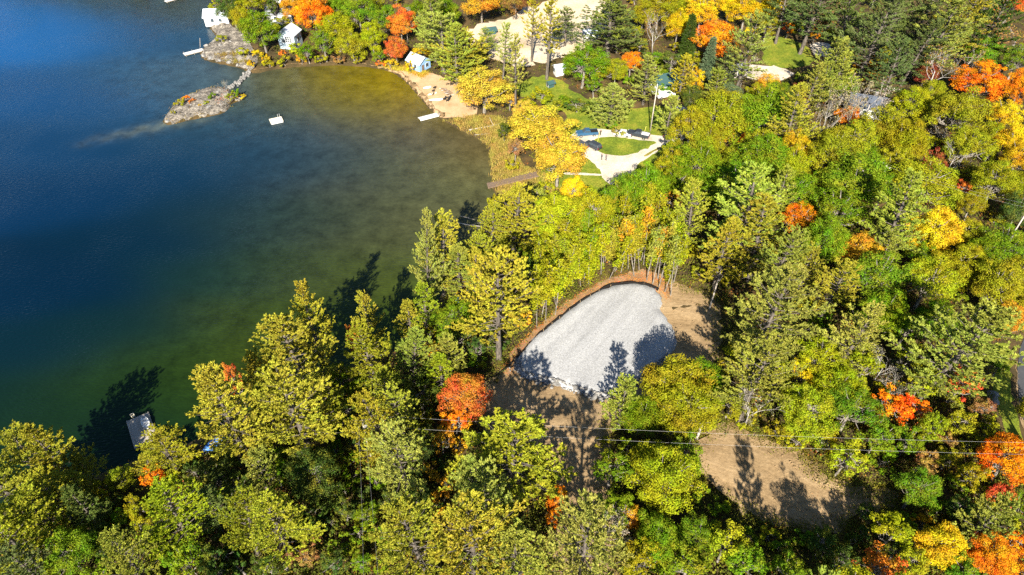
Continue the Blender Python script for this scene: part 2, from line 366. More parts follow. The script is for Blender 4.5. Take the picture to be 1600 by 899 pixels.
shl = N.new('ShaderNodeMapRange'); shl.inputs['From Min'].default_value = .002; shl.inputs['From Max'].default_value = .014; L.new(sp.outputs[0], shl.inputs['Value'])
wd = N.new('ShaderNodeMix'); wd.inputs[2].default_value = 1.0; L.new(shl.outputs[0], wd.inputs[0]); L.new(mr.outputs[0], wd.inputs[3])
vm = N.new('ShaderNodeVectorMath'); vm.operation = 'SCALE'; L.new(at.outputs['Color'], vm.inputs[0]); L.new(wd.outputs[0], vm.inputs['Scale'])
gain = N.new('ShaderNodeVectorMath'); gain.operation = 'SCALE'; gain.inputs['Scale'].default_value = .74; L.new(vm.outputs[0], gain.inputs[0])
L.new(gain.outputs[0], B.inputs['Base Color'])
B.inputs['Specular Tint'].default_value = (.45, .8, 1, 1); B.inputs['Roughness'].default_value = .06; B.inputs['IOR'].default_value = 1.333; B.inputs['Specular IOR Level'].default_value = .24
mp = N.new('ShaderNodeMapping'); mp.inputs['Rotation'].default_value = (0, 0, .45); mp.inputs['Scale'].default_value = (1.0, 2.1, 1); L.new(tc.outputs['Object'], mp.inputs['Vector'])
r1 = N.new('ShaderNodeTexNoise'); r1.inputs['Scale'].default_value = 1.3; r1.inputs['Detail'].default_value = 4; L.new(mp.outputs[0], r1.inputs['Vector'])
r2 = N.new('ShaderNodeTexNoise'); r2.inputs['Scale'].default_value = .035; r2.inputs['Detail'].default_value = 2; L.new(tc.outputs['Object'], r2.inputs['Vector'])
mr2 = N.new('ShaderNodeMapRange'); mr2.inputs['From Min'].default_value = .35; mr2.inputs['From Max'].default_value = .65; mr2.inputs['To Min'].default_value = .2; mr2.inputs['To Max'].default_value = .5; L.new(r2.outputs['Fac'], mr2.inputs['Value'])
bp = N.new('ShaderNodeBump'); bp.inputs['Distance'].default_value = .35; L.new(mr2.outputs[0], bp.inputs['Strength']); L.new(r1.outputs['Fac'], bp.inputs['Height']); L.new(bp.outputs[0], B.inputs['Normal'])
M['water'] = m
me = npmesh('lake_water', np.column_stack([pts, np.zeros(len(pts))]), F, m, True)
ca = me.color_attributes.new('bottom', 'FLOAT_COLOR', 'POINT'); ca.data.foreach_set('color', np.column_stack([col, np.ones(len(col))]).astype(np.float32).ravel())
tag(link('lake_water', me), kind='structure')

# ------------------------------------------------------------------ surfaces laid on the ground
CLEAR = []       # outlines where no undergrowth stands
def sheet(name, poly, mat, dz, step=2.0, edge=.9, amp=.28, seed=1, flat=None, clear=True, hump=None):
    poly = rough(smooth(poly, 1), edge, amp, seed)
    lo, hi = poly.min(0), poly.max(0)
    g = np.stack(np.meshgrid(np.arange(lo[0], hi[0], step), np.arange(lo[1], hi[1], step)), -1).reshape(-1, 2)
    g = g[psd(poly, g) > step * .45] if len(g) else g
    V2 = np.concatenate([poly, g]); n = len(poly)
    r = geometry.delaunay_2d_cdt([Vector(p) for p in V2], [], [list(range(n))], 1, 1e-4)
    W = np.array([[v.x, v.y] for v in r[0]]); T = np.array([list(f) for f in r[2]])
    z = (np.full(len(W), flat) if flat is not None else height(W) + dz)
    if hump is not None: z = z + hump(W)
    if clear: CLEAR.append(poly)
    o = link(name, npmesh(name, np.column_stack([W, z]), T, mat, True)); tag(o, kind='structure')
    return o
def g2(lst): return np.array([ground(a, b)[:2] for a, b in lst])

DIRT = g2([(742, 602), (788, 576), (818, 538), (898, 460), (975, 428), (1020, 424), (1075, 448), (1118, 462), (1130, 520), (1122, 562), (1060, 600), (1000, 640),
   (955, 668), (955, 760), (965, 960), (868, 960), (868, 760), (850, 700), (760, 690), (735, 645)])
sheet('dirt_clearing_ground', DIRT, M['dirt'], .03, 2.0, 1.0, .35, 2)
BAND = g2([(784, 580), (806, 545), (836, 515), (873, 485), (904, 461), (940, 440), (974, 428), (1012, 420), (1048, 434), (1050, 470), (1034, 458), (1012, 445), (978, 442), (944, 449), (907, 471), (874, 496), (838, 527), (812, 556), (800, 590)])
sheet('leaf_litter_strip', BAND, M['litter'], .05, 1.6, .8, .25, 3)
sheet('dirt_lot_ground', LOTR, M['dirt'], .04, 2.0, .8, .6, 4, hump=lambda W: .5 * np.exp(-((W - onplane(1120, 720, 4.6)) ** 2).sum(1) / 40) + .05 * np.sin(W[:, 0] * 1.9) * np.sin(W[:, 1] * 1.3))
LAWN = g2([(795, 140), (830, 120), (872, 118), (905, 150), (985, 172), (1060, 165), (1080, 178), (1066, 212), (1048, 235), (1075, 262), (1010, 300), (960, 322), (880, 312), (838, 292), (850, 250), (900, 180), (820, 152)])
sheet('lawn', LAWN, M['lawn'], .05, 3, 1.4, .5, 5)
MARSH = g2([(695, 190), (745, 180), (790, 184), (800, 215), (815, 260), (850, 268), (880, 300), (840, 318), (790, 318), (778, 300), (769, 280), (769, 255), (766, 232), (748, 214), (722, 204)])
sheet('marsh_ground', MARSH, M['rough_grass'], .03, 2.5, 1.4, .5, 6)
DRIVE = g2([(890, 214), (903, 204), (940, 201), (962, 206), (1000, 210), (1045, 213), (1072, 203), (1090, 196), (1094, 202), (1074, 215), (1042, 227), (1012, 247), (991, 261), (999, 276), (980, 284), (957, 292), (945, 281), (935, 262), (915, 246), (897, 236)])
sheet('gravel_drive', DRIVE, M['drive'], .075, 2, 1.2, .18, 7)
sheet('lawn_island', g2([(922, 224), (936, 215), (960, 215), (1000, 220), (1030, 222), (1015, 232), (988, 241), (960, 245), (941, 240), (930, 232)]), M['lawn'], .12, 2, 1.0, .2, 8)
sheet('sand_path', g2([(880, 270), (905, 270), (940, 273), (942, 276), (905, 274), (880, 273)]), M['drive'], .09, 2, 1, .08, 9)
sheet('track_strip', g2([(1005, 244), (1025, 233), (1048, 223), (1050, 224.5), (1027, 235), (1008, 246)]), M['rough_grass'], .11, 2, 1, .08, 10)
BEACH = g2([(590, 105), (640, 108), (668, 112), (700, 124), (734, 146), (752, 170), (734, 184), (695, 186), (690, 184), (677, 175), (665, 160), (649, 141), (633, 124), (616, 113)])
sheet('beach_sand', BEACH, M['sand'], .06, 2, 1.0, .25, 11)
SHORE = g2([(396, 116), (430, 108), (470, 104), (520, 102), (560, 103), (598, 108), (618, 114), (634, 126), (650, 143), (666, 162), (678, 176), (690, 184), (695, 180), (682, 170), (668, 152), (650, 133), (634, 117), (612, 107), (560, 99), (500, 98), (440, 103), (400, 109)])
sheet('wet_shore_strip', SHORE, M['wet_sand'], .085, 1.5, 1.0, .2, 12)
QUARRY = g2([(722, 48), (770, 36), (830, 14), (880, -6), (950, -10), (965, 15), (945, 62), (905, 80), (862, 96), (812, 108), (770, 96), (745, 78)])
sheet('quarry_sand', QUARRY, M['quarry'], .1, 2, 1.6, .8, 13, hump=lambda W: .9 * np.abs(np.sin(W[:, 0] * .23 + 1) * np.sin(W[:, 1] * .19)))
sheet('gravel_lot', g2([(1158, 112), (1168, 102), (1200, 103), (1238, 110), (1240, 118), (1222, 126), (1195, 128), (1165, 122)]), M['drive'], .08, 2, 1.4, .3, 14)
sheet('meadow', g2([(1190, 58), (1215, 56), (1248, 66), (1268, 80), (1272, 98), (1240, 109), (1200, 104), (1190, 90)]), M['lawn'], .06, 2.5, 1.4, .4, 15)
sheet('sand_lane', g2([(1262, 72), (1280, 66), (1300, 70), (1300, 88), (1284, 90), (1272, 88)]), M['drive'], .08, 2.5, 1.4, .4, 16)
ROCKP = g2([(313, 83), (326, 69), (340, 58), (332, 46), (326, 36), (338, 34), (362, 40), (382, 55), (396, 76), (404, 100), (396, 114), (384, 109), (372, 104), (350, 100), (330, 96), (316, 90)])
sheet('rocky_point_ground', ROCKP, M['rock'], .02, 1.3, .8, .2, 17, hump=lambda W: .8 * np.abs(np.sin(W[:, 0] * .9 + W[:, 1] * .35) * np.sin(W[:, 1] * .6)) * sstep(0, 3, land_d(W)))
isl = rough(ISLAND * 1.0, .7, .12, 18)
sheet('island_rock', isl, M['rock'], .02, .9, .7, .1, 18, hump=lambda W: (.7 * np.abs(np.sin(W[:, 0] * .7 - W[:, 1] * .5) * np.sin(W[:, 1] * .8 + .5)) + .25 * np.abs(np.sin(W[:, 0] * 2.1 + W[:, 1]))) * sstep(.2, 2.5, land_d(W)))
ROAD = g2([(1614, 500), (1598, 530), (1589, 565), (1590, 610), (1598, 655), (1612, 695), (1700, 800), (1760, 760), (1680, 660), (1664, 600), (1664, 550), (1690, 480)])
sheet('asphalt_road', ROAD, M['asphalt'], .06, 2.5, 1.5, .05, 19)
sheet('road_shoulder', g2([(1587, 566), (1588, 612), (1596, 657), (1609, 698), (1612, 696), (1598, 656), (1590, 611), (1589, 566)]), M['dirt'], .05, 2, 1, .15, 20)
VERGE = g2([(1548, 548), (1576, 530), (1580, 570), (1581, 612), (1590, 658), (1606, 702), (1606, 730), (1575, 680), (1552, 620)])
sheet('grass_verge', VERGE, M['lawn'], .03, 2, 1, .3, 21)

# gravel pad: raised platform with a sloping rubble skirt
pad = rough(smooth(PAD, 2), .8, .12, 30)
cen = pad.mean(0)
out = cen + (pad - cen) * 1.055 + np.random.default_rng(3).normal(0, .12, pad.shape)
lo, hi = pad.min(0), pad.max(0)
g = np.stack(np.meshgrid(np.arange(lo[0], hi[0], 1.2), np.arange(lo[1], hi[1], 1.2)), -1).reshape(-1, 2); g = g[psd(pad, g) > .6]
V2 = np.concatenate([pad, out, g]); n = len(pad)
r = geometry.delaunay_2d_cdt([Vector(p) for p in V2], [(i, (i + 1) % n) for i in range(n)], [list(range(n, 2 * n))], 1, 1e-4)
W = np.array([[v.x, v.y] for v in r[0]]); T = np.array([list(f) for f in r[2]])
dd = psd(pad, W)
z = np.where(dd > -.05, PADZ + .04 * np.sin(W[:, 0] * .8) * np.sin(W[:, 1] * .6), PADZ - .62)
tag(link('gravel_pad', npmesh('gravel_pad', np.column_stack([W, z]), T, M['gravel'], False)), kind='structure')
CLEAR.append(out)

for poly in CLEAR:       # distance to the clearings, on the same grid
    lo, hi = poly.min(0) - 8, poly.max(0) + 8
    ii = np.where((gx > lo[0]) & (gx < hi[0]))[0]; jj = np.where((gy > lo[1]) & (gy < hi[1]))[0]
    q = np.stack(np.meshgrid(gx[ii], gy[jj]), -1).reshape(-1, 2)
    GRID['c'][np.ix_(jj, ii)] = np.maximum(GRID['c'][np.ix_(jj, ii)], psd(poly, q).reshape(len(jj), len(ii)))
# ------------------------------------------------------------------ foliage and tree shapes
def unit(v): return v / (np.linalg.norm(v, axis=-1, keepdims=True) + 1e-9)
def blades(C, D, Nrm, Ln, Wd):
    """diamond-shaped leaves: centres C, long axis D, rough facing Nrm"""
    D = unit(D); S = unit(np.cross(Nrm, D)); Ln = np.asarray(Ln)[:, None]; Wd = np.asarray(Wd)[:, None]
    V = np.stack([C - D * Ln * .5, C + S * Wd * .5, C + D * Ln * .5, C - S * Wd * .5], 1).reshape(-1, 3)
    F = np.arange(len(C) * 4).reshape(-1, 4)
    return V, F
class Limbs:
    def __init__(s): s.V = []; s.F4 = []; s.n = 0
    def add(s, P, R, n=4):
        v, f = tube(np.asarray(P), R, n); s.V.append(np.array(v)); s.F4 += [tuple(i + s.n for i in q) for q in f if len(q) == 4]; s.n += len(v)
    def mesh(s, name, mat):
        return npmesh(name, np.concatenate(s.V), np.array(s.F4), mat, True)

def proto_pine(seed, H=22.0, W=10.5, base=.26, dens=1.0, top_pow=.75, lean=.3, open_=0.0, nl=.44, spruce=False):
    r = np.random.default_rng(seed); lb = Limbs()
    bend = r.normal(0, lean, 2)
    def tr(t): return np.array([bend[0] * t * t, bend[1] * t * t, H * t])
    ts = np.linspace(0, 1, 9); lb.add([tr(t) for t in ts], [.36 * (1 - t) ** .8 * H / 22 + .03 for t in ts], 6)
    C = []; D = []; up = np.array([0, 0, 1.0])
    levels = np.arange(base, .975, (1.15 if not spruce else .62) / H)
    side = r.uniform(.7, 1.18, 8)
    for t in levels:
        u = (t - base) / (1 - base)
        env = (1 - u) ** top_pow * (.6 + .4 * min(1, u / .2)) if not spruce else (1 - u) ** .95
        k = r.integers(4, 6) if not spruce else r.integers(7, 10)
        a0 = r.uniform(0, 6.28)
        for j in range(k):
            if r.random() < open_: continue
            az = a0 + 6.283 * j / k + r.normal(0, .28)
            Lr = W / 2 * env * side[int(az / 6.283 * 8) % 8] * r.uniform(.6, 1.15) + .5
            el = (.0 + .8 * u + r.normal(0, .12)) if not spruce else (-.25 + .6 * u + r.normal(0, .06))
            d = np.array([math.cos(az) * math.cos(el), math.sin(az) * math.cos(el), math.sin(el)])
            lat = np.array([-math.sin(az), math.cos(az), 0])
            p0 = tr(t); tipup = .24 * Lr if not spruce else .04 * Lr
            path = lambda s: p0 + d * Lr * s + up * tipup * s ** 2.2
            lb.add([p0, path(.5), path(1)], [.05 + .012 * Lr, .035 + .004 * Lr, .012], 3)
            if spruce:
                for s in np.linspace(.12, 1.0, max(3, int(Lr * 3.2 * dens))):
                    w = Lr * .34 * (1.15 - s) + .2
                    for sg in (-1, 0, 1):
                        m_ = sg * w * r.uniform(.45, 1.0)
                        C.append(path(s) + lat * m_ + d * abs(m_) * .7 + up * r.uniform(-.05, .2)); D.append(d * .75 + lat * sg * .55 - up * .05)
                continue
            # side sprays: each a feathery plume that points out and up
            ns = max(2, int(Lr * .95 * dens))
            for s in np.concatenate([np.linspace(.34, .9, ns) + r.normal(0, .04, ns), [1.0]]):
                for sg in ((-1, 1) if s < .97 else (0,)):
                    if r.random() < .08: continue
                    pl = (Lr * .30 * (1.25 - s) + .55) * r.uniform(.75, 1.2)
                    pd = unit(d * r.uniform(.55, .9) + lat * sg * r.uniform(.45, .8) + up * r.uniform(.15, .55)) if sg else unit(d + up * .5)
                    st = path(s)
                    for q in np.arange(.15, pl, .26 / dens ** .5):
                        C.append(st + pd * q + up * .10 * q * q + r.normal(0, .05, 3)); D.append(pd + up * .2 * q)
    for t in np.arange(base * .45, base, .035):   # dead lower limbs
        az = r.uniform(0, 6.283); Ld_ = W * r.uniform(.12, .3); p0 = tr(t)
        lb.add([p0, p0 + np.array([math.cos(az) * Ld_, math.sin(az) * Ld_, -.08 * Ld_])], [.05, .015], 3)
    for a in range(3):          # ragged leaders
        dv = unit(np.array([r.normal(0, .35), r.normal(0, .35), 1.0]))
        for q in np.arange(-1.2, .7, .25): C.append(tr(.97) + dv * q); D.append(dv)
    C = np.array(C); D = unit(np.array(D)); nb = 12
    Cn = np.repeat(C, nb, 0); Dn = unit(np.repeat(D, nb, 0) * 1.0 + r.normal(0, .5, (len(C) * nb, 3)) + up * .12)
    ln = r.uniform(.7, 1.2, len(Cn)) * nl
    Nn = unit(r.normal(0, .7, Cn.shape) + np.array([0, 0, 1.0]))
    V, F = blades(Cn + Dn * ln[:, None] * .35, Dn, Nn, ln, ln * r.uniform(.24, .36, len(Cn)))
    rnd = (np.repeat(r.random(len(C)), nb) * .6 + r.random(len(Cn)) * .4)
    crown = npmesh('crown', V, F, M['needle'], False, rnd)
    Wr = 2 * np.percentile(np.hypot(V[:, 0], V[:, 1]), 97)
    return dict(trunk=lb.mesh('trunk', M['pine_bark']), crown=crown, W=Wr, H=H, cc=base + (1 - base) * .40)

def proto_broad(seed, H=13.0, W=10.0, ncl=46, leaf=.36, dens=1.0, base=.30, spread=.9, mat='bark', upright=1.0):
    r = np.random.default_rng(seed); lb = Limbs()
    ts = np.linspace(0, .62, 5); b = r.normal(0, .25, 2)
    stem = [np.array([b[0] * t, b[1] * t, H * t]) for t in ts]; lb.add(stem, [.017 * H * (1 - t) + .03 for t in ts], 6)
    Hc = H * (1 - base); zc = H * base + Hc * .45
    C = []; Nn = []; rn = []
    cl = []
    side = r.uniform(.78, 1.12, 7)
    ncl = int(ncl * 1.3)
    while len(cl) < ncl:
        u = unit(r.normal(0, 1, 3)); u[2] = u[2] if u[2] > -.45 else -u[2] * .5
        az = math.atan2(u[1], u[0]); rad = r.uniform(.35, 1.0) ** .55 * side[int((az + 3.1416) / 6.2832 * 7) % 7]
        p = np.array([u[0] * W / 2 * rad * .82, u[1] * W / 2 * rad * .82, zc + u[2] * Hc * .5 * rad * upright * .86])
        rc = r.uniform(.065, .125) * W * (1.1 - .2 * rad)
        if any(np.linalg.norm(p - q) < .8 * rc for q, _ in cl) and r.random() < .8: continue
        cl.append((p, rc))
    for p, rc in cl:
        s0 = stem[r.integers(2, 5)]; mid = s0 * .45 + p * .55 - np.array([0, 0, .06 * H])
        lb.add([s0, mid, p], [.011 * H, .007 * H, .02], 3)
        n = int(105 * dens * (rc / 1.2) ** 2 / (leaf / .36) ** 2) + 20
        u = unit(r.normal(0, 1, (n, 3)) + np.array([0, 0, .35]))
        c = p + u * np.array([1, 1, .8]) * (rc * (1 - .45 * r.random(n) ** 2))[:, None] + r.normal(0, .08 * rc, (n, 3))
        C.append(c); Nn.append(unit(u + r.normal(0, .38, (n, 3)))); rn.append(np.clip(r.random() * .45 + r.random(n) * .55, 0, 1))
    C = np.concatenate(C); Nn = np.concatenate(Nn); rn = np.concatenate(rn)
    D = unit(np.cross(Nn, r.normal(0, 1, C.shape))); ln = leaf * r.uniform(.7, 1.35, len(C))
    V, F = blades(C, D, Nn, ln, ln * .72)
    return dict(trunk=lb.mesh('trunk', M[mat]), crown=npmesh('crown', V, F, M['leaf'], False, rn), W=W, H=H, cc=base + (1 - base) * .45)

def proto_bare(seed, H=12.0, W=7.5, leaves=260, mat='birch_bark', levels=4):
    r = np.random.default_rng(seed); lb = Limbs(); tips = []
    def grow(p, d, L, rad, lev):
        q = p + d * L * .5 + r.normal(0, .03 * L, 3); e = p + d * L + r.normal(0, .05 * L, 3)
        lb.add([p, q, e], [rad, rad * .8, rad * .55], 4 if lev < 2 else 3)
        if lev >= levels: tips.append(e); return
        k = 3 if lev else r.integers(5, 8)
        for i in range(k):
            if lev == 0:
                s = r.uniform(.35, 1.0); az = r.uniform(0, 6.283); tilt = r.uniform(.35, .85)
                st = p + (e - p) * s
                nd = unit(np.array([math.cos(az) * math.sin(tilt), math.sin(az) * math.sin(tilt), math.cos(tilt)])); nl_ = L * .55 * r.uniform(.6, 1)
            else:
                st = q if i == 0 else e; nd = unit(d + r.normal(0, .42, 3) + np.array([0, 0, .12])); nl_ = L * r.uniform(.5, .8)
            grow(st, nd, nl_, rad * (.45 if lev == 0 else .6), lev + 1)
    grow(np.zeros(3), unit(np.array([r.normal(0, .06), r.normal(0, .06), 1])), H * .6, .014 * H, 0)
    V = np.concatenate(lb.V); sc_ = W / 2 / max(np.percentile(np.abs(V[:, :2]), 97), .1)
    for v in lb.V: v[:, :2] *= np.where(np.hypot(v[:, 0], v[:, 1]) > .4, 1, 1)[:, None]
    tr = lb.mesh('trunk', M[mat])
    T = np.array(tips); pick = T[r.integers(0, len(T), leaves)] + r.normal(0, .25, (leaves, 3))
    Nn = unit(r.normal(0, 1, pick.shape)); D = unit(np.cross(Nn, r.normal(0, 1, pick.shape))); ln = r.uniform(.2, .38, leaves)
    Vv, F = blades(pick, D, Nn, ln, ln * .7)
    return dict(trunk=tr, crown=npmesh('crown', Vv, F, M['leaf'], False, r.random(leaves)), W=2 * np.percentile(np.hypot(V[:, 0], V[:, 1]), 95), H=float(V[:, 2].max()), cc=.62)

def proto_pole(seed, H=10.0, W=2.6, n=900, base=.34):
    """slender sapling: thin stem, narrow loose crown"""
    r = np.random.default_rng(seed); lb = Limbs(); b = r.normal(0, .35, 2)
    ts = np.linspace(0, 1, 6); P = [np.array([b[0] * t * t, b[1] * t * t, H * t]) for t in ts]; lb.add(P, [.075 * (1 - t) + .02 for t in ts], 5)
    C = []
    for t in np.arange(base * .6, .97, .035):
        az = r.uniform(0, 6.283); L_ = W / 2 * (1 - abs((t - .62) / .5) ** 2) * r.uniform(.6, 1.1); L_ = max(L_, .25)
        p = np.array([b[0] * t * t, b[1] * t * t, H * t]); e = p + np.array([math.cos(az) * L_, math.sin(az) * L_, .35 * L_])
        lb.add([p, e], [.025, .01], 3)
        if t > base: C.append(e); C.append(p * .45 + e * .55)
    C = np.array(C); k = max(4, n // len(C)); Cn = np.repeat(C, k, 0) + r.normal(0, W * .13, (len(C) * k, 3))
    Nn = unit(r.normal(0, 1, Cn.shape) + np.array([0, -.2, .4])); D = unit(np.cross(Nn, r.normal(0, 1, Cn.shape))); ln = r.uniform(.2, .38, len(Cn))
    V, F = blades(Cn, D, Nn, ln, ln * .7)
    return dict(trunk=lb.mesh('trunk', M['bark']), crown=npmesh('crown', V, F, M['leaf'], False, np.repeat(r.random(len(C)), k) * .5 + r.random(len(Cn)) * .5), W=W, H=H, cc=.62)

PROTO = {
 'pine': [proto_pine(s, 22, 10.5, b, 1.0, tp, .35, op) for s, b, tp, op in ((11, .22, .75, .0), (12, .30, .62, .08), (13, .24, .85, .05), (14, .34, .60, .12), (15, .20, .95, .0), (16, .28, .70, .06))],
 'pine_small': [proto_pine(s, 14, 6.0, b, 1.3, tp, .25, .04, .40) for s, b, tp in ((21, .18, .8), (22, .26, .7), (23, .2, .95), (24, .3, .75))],
 'pine_thin': [proto_pine(s, 20, 5.0, .38, .8, .6, .3, .22) for s in (31, 32)],
 'spruce': [proto_pine(s, 15, 5.0, .08, 1.0, 1, .1, 0, .42, True) for s in (41, 42)],
 'broad': [proto_broad(s, H, W, n, .215, d, b) for s, H, W, n, d, b in ((51, 13, 10, 68, .95, .05), (52, 14, 10, 62, .95, .08), (53, 12, 10.5, 74, .9, .04), (54, 15, 9.5, 70, .95, .06), (55, 13, 10, 56, 1.0, .08), (56, 13, 11, 78, .85, .05), (57, 14, 10, 70, .95, .03), (58, 15, 10, 44, .9, .10), (59, 12, 10, 90, .8, .05), (60, 16, 9, 60, .8, .12))],
 'broad_small': [proto_broad(s, H, W, n, .195, 1.1, b) for s, H, W, n, b in ((61, 8, 5, 32, .08), (62, 8.5, 5, 28, .12), (63, 7, 5.2, 34, .05), (64, 9, 4.6, 32, .1))],
 'birch': [proto_broad(s, 13, 8, 34, .30, .55, .3, .9, 'birch_bark') for s in (71, 72)],
 'bare': [proto_bare(81), proto_bare(82, 13, 7, 420), proto_bare(83, 11, 8, 160, 'bark'), proto_bare(84, 12, 7, 900, 'bark')],
 'pole': [proto_pole(91, 10, 2.6, 1400, .22), proto_pole(92, 11, 2.4, 1100, .34), proto_pole(93, 9, 2.8, 1600, .12), proto_pole(94, 12, 2.2, 800, .45), proto_pole(95, 9, 2.9, 1700, .10)],
 'shrub': [proto_broad(s, 2.2, 3.0, 13, .17, 1.3, .02) for s in (101, 102, 103)],
}
COLR = {  # leaf colours
 'P1': ((.325, .312, .028), 'yellow-green'), 'P2': ((.275, .305, .048), 'grey-green'), 'P3': ((.125, .165, .042), 'dark green'), 'P4': ((.37, .345, .032), 'golden-green'), 'PL': ((.25, .29, .018), 'lime-tinted'),
 'G': ((.125, .22, .010), 'green'), 'LG': ((.30, .33, .012), 'lime-yellow'), 'OY': ((.265, .275, .012), 'olive-yellow'), 'Y': ((.58, .41, .012), 'bright yellow'), 'GO': ((.60, .33, .022), 'golden-orange'),
 'O': ((.74, .235, .010), 'vivid orange'), 'R': ((.62, .165, .028), 'scarlet'), 'DR': ((.21, .045, .030), 'dark crimson'), 'DG': ((.062, .105, .018), 'deep green'), 'GY': ((.58, .42, .045), 'golden-yellow'), 'BR': ((.30, .16, .055), 'russet'), 'BS': ((.12, .17, .10), 'blue-green'), 'GR': ((.34, .29, .20), 'pale grey'),
}
KNAME = {'pine': 'white_pine', 'pine_small': 'white_pine', 'pine_thin': 'white_pine', 'spruce': 'spruce_tree', 'broad': 'broadleaf_tree', 'broad_small': 'broadleaf_tree', 'birch': 'birch_tree', 'bare': 'bare_tree', 'pole': 'sapling', 'shrub': 'shrub'}
KWORD = {'white_pine': 'pine', 'spruce_tree': 'spruce', 'broadleaf_tree': 'leafy tree', 'birch_tree': 'white-stemmed birch', 'bare_tree': 'half-bare tree', 'sapling': 'slender sapling', 'shrub': 'shrub'}
ASPECT = {'pine': (1.9, 11, 24), 'pine_small': (2.0, 6.5, 15), 'pine_thin': (3.6, 14, 22), 'spruce': (2.9, 7, 17), 'broad': (1.25, 7.5, 15), 'broad_small': (1.5, 4.5, 10), 'birch': (1.6, 8, 15), 'bare': (1.6, 6, 14), 'pole': (4.0, 6.5, 11), 'shrub': (.75, .8, 4)}
TREES = []
def plant(px, py, kind, w, colr, H=None, which=None):
    """crown centre at photo pixel (px,py), crown w pixels wide"""
    if kind == 'P': kind = None
    i = len(TREES); r = np.random.default_rng(1000 + i)
    z = 9.0
    fam = PROTO[kind]; pr = fam[int(r.integers(0, len(fam))) if which is None else which]
    a, lo, hi = ASPECT[kind]
    for _ in range(7):
        p = onplane(px, py, z); wm = w * depth_of(p[0], p[1], z) / FPX
        h = H if H else min(max(a * wm, lo), hi) * (0.94 + .12 * ((i * 37) % 11) / 11)
        zg = max(hz(p[0], p[1]), .05); z = zg + pr['cc'] * h
    cap = {'pine': 27, 'pine_small': 22, 'broad': 18, 'broad_small': 13, 'shrub': 5, 'bare': 13}.get(kind, 0)
    step_ = 1.06 if py > 250 else .93
    while look('d', p)[0] < .5 and 1.0 < h < cap:          # no trunk stands in the lake
        h *= step_; p = onplane(px, py, z); zg = max(hz(p[0], p[1]), .05); z = zg + pr['cc'] * h; p = onplane(px, py, z); wm = w * depth_of(p[0], p[1], z) / FPX
    TREES.append(dict(px=px, py=py, kind=kind, w=w, col=colr, x=p[0], y=p[1], z=zg, wm=wm, H=h, pr=pr, i=i))
def make_tree(t):
    r = np.random.default_rng(5000 + t['i']); pr = t['pr']
    o = empty(KNAME[t['kind']], (t['x'], t['y'], t['z'] - .12), r.uniform(0, 6.283))
    s = t['wm'] / pr['W'] * 1.06; sz = t['H'] / pr['H']
    o.scale = (s * r.uniform(.86, 1.15), s * r.uniform(.86, 1.15), sz * r.uniform(.94, 1.06))
    o.rotation_euler[0] = r.normal(0, .045 if t['kind'] != 'pole' else .085); o.rotation_euler[1] = r.normal(0, .045 if t['kind'] != 'pole' else .085)
    tr = link('trunk', pr['trunk'], o); cr = link('crown', pr['crown'], o)
    c = np.array(COLR[t['col']][0]) * r.uniform(.88, 1.12)
    c = np.clip(c * np.array([r.uniform(.9, 1.1), r.uniform(.95, 1.05), r.uniform(.8, 1.2)]), 0, .95)
    cr.color = (*c, 1); t['obj'] = o
    return o
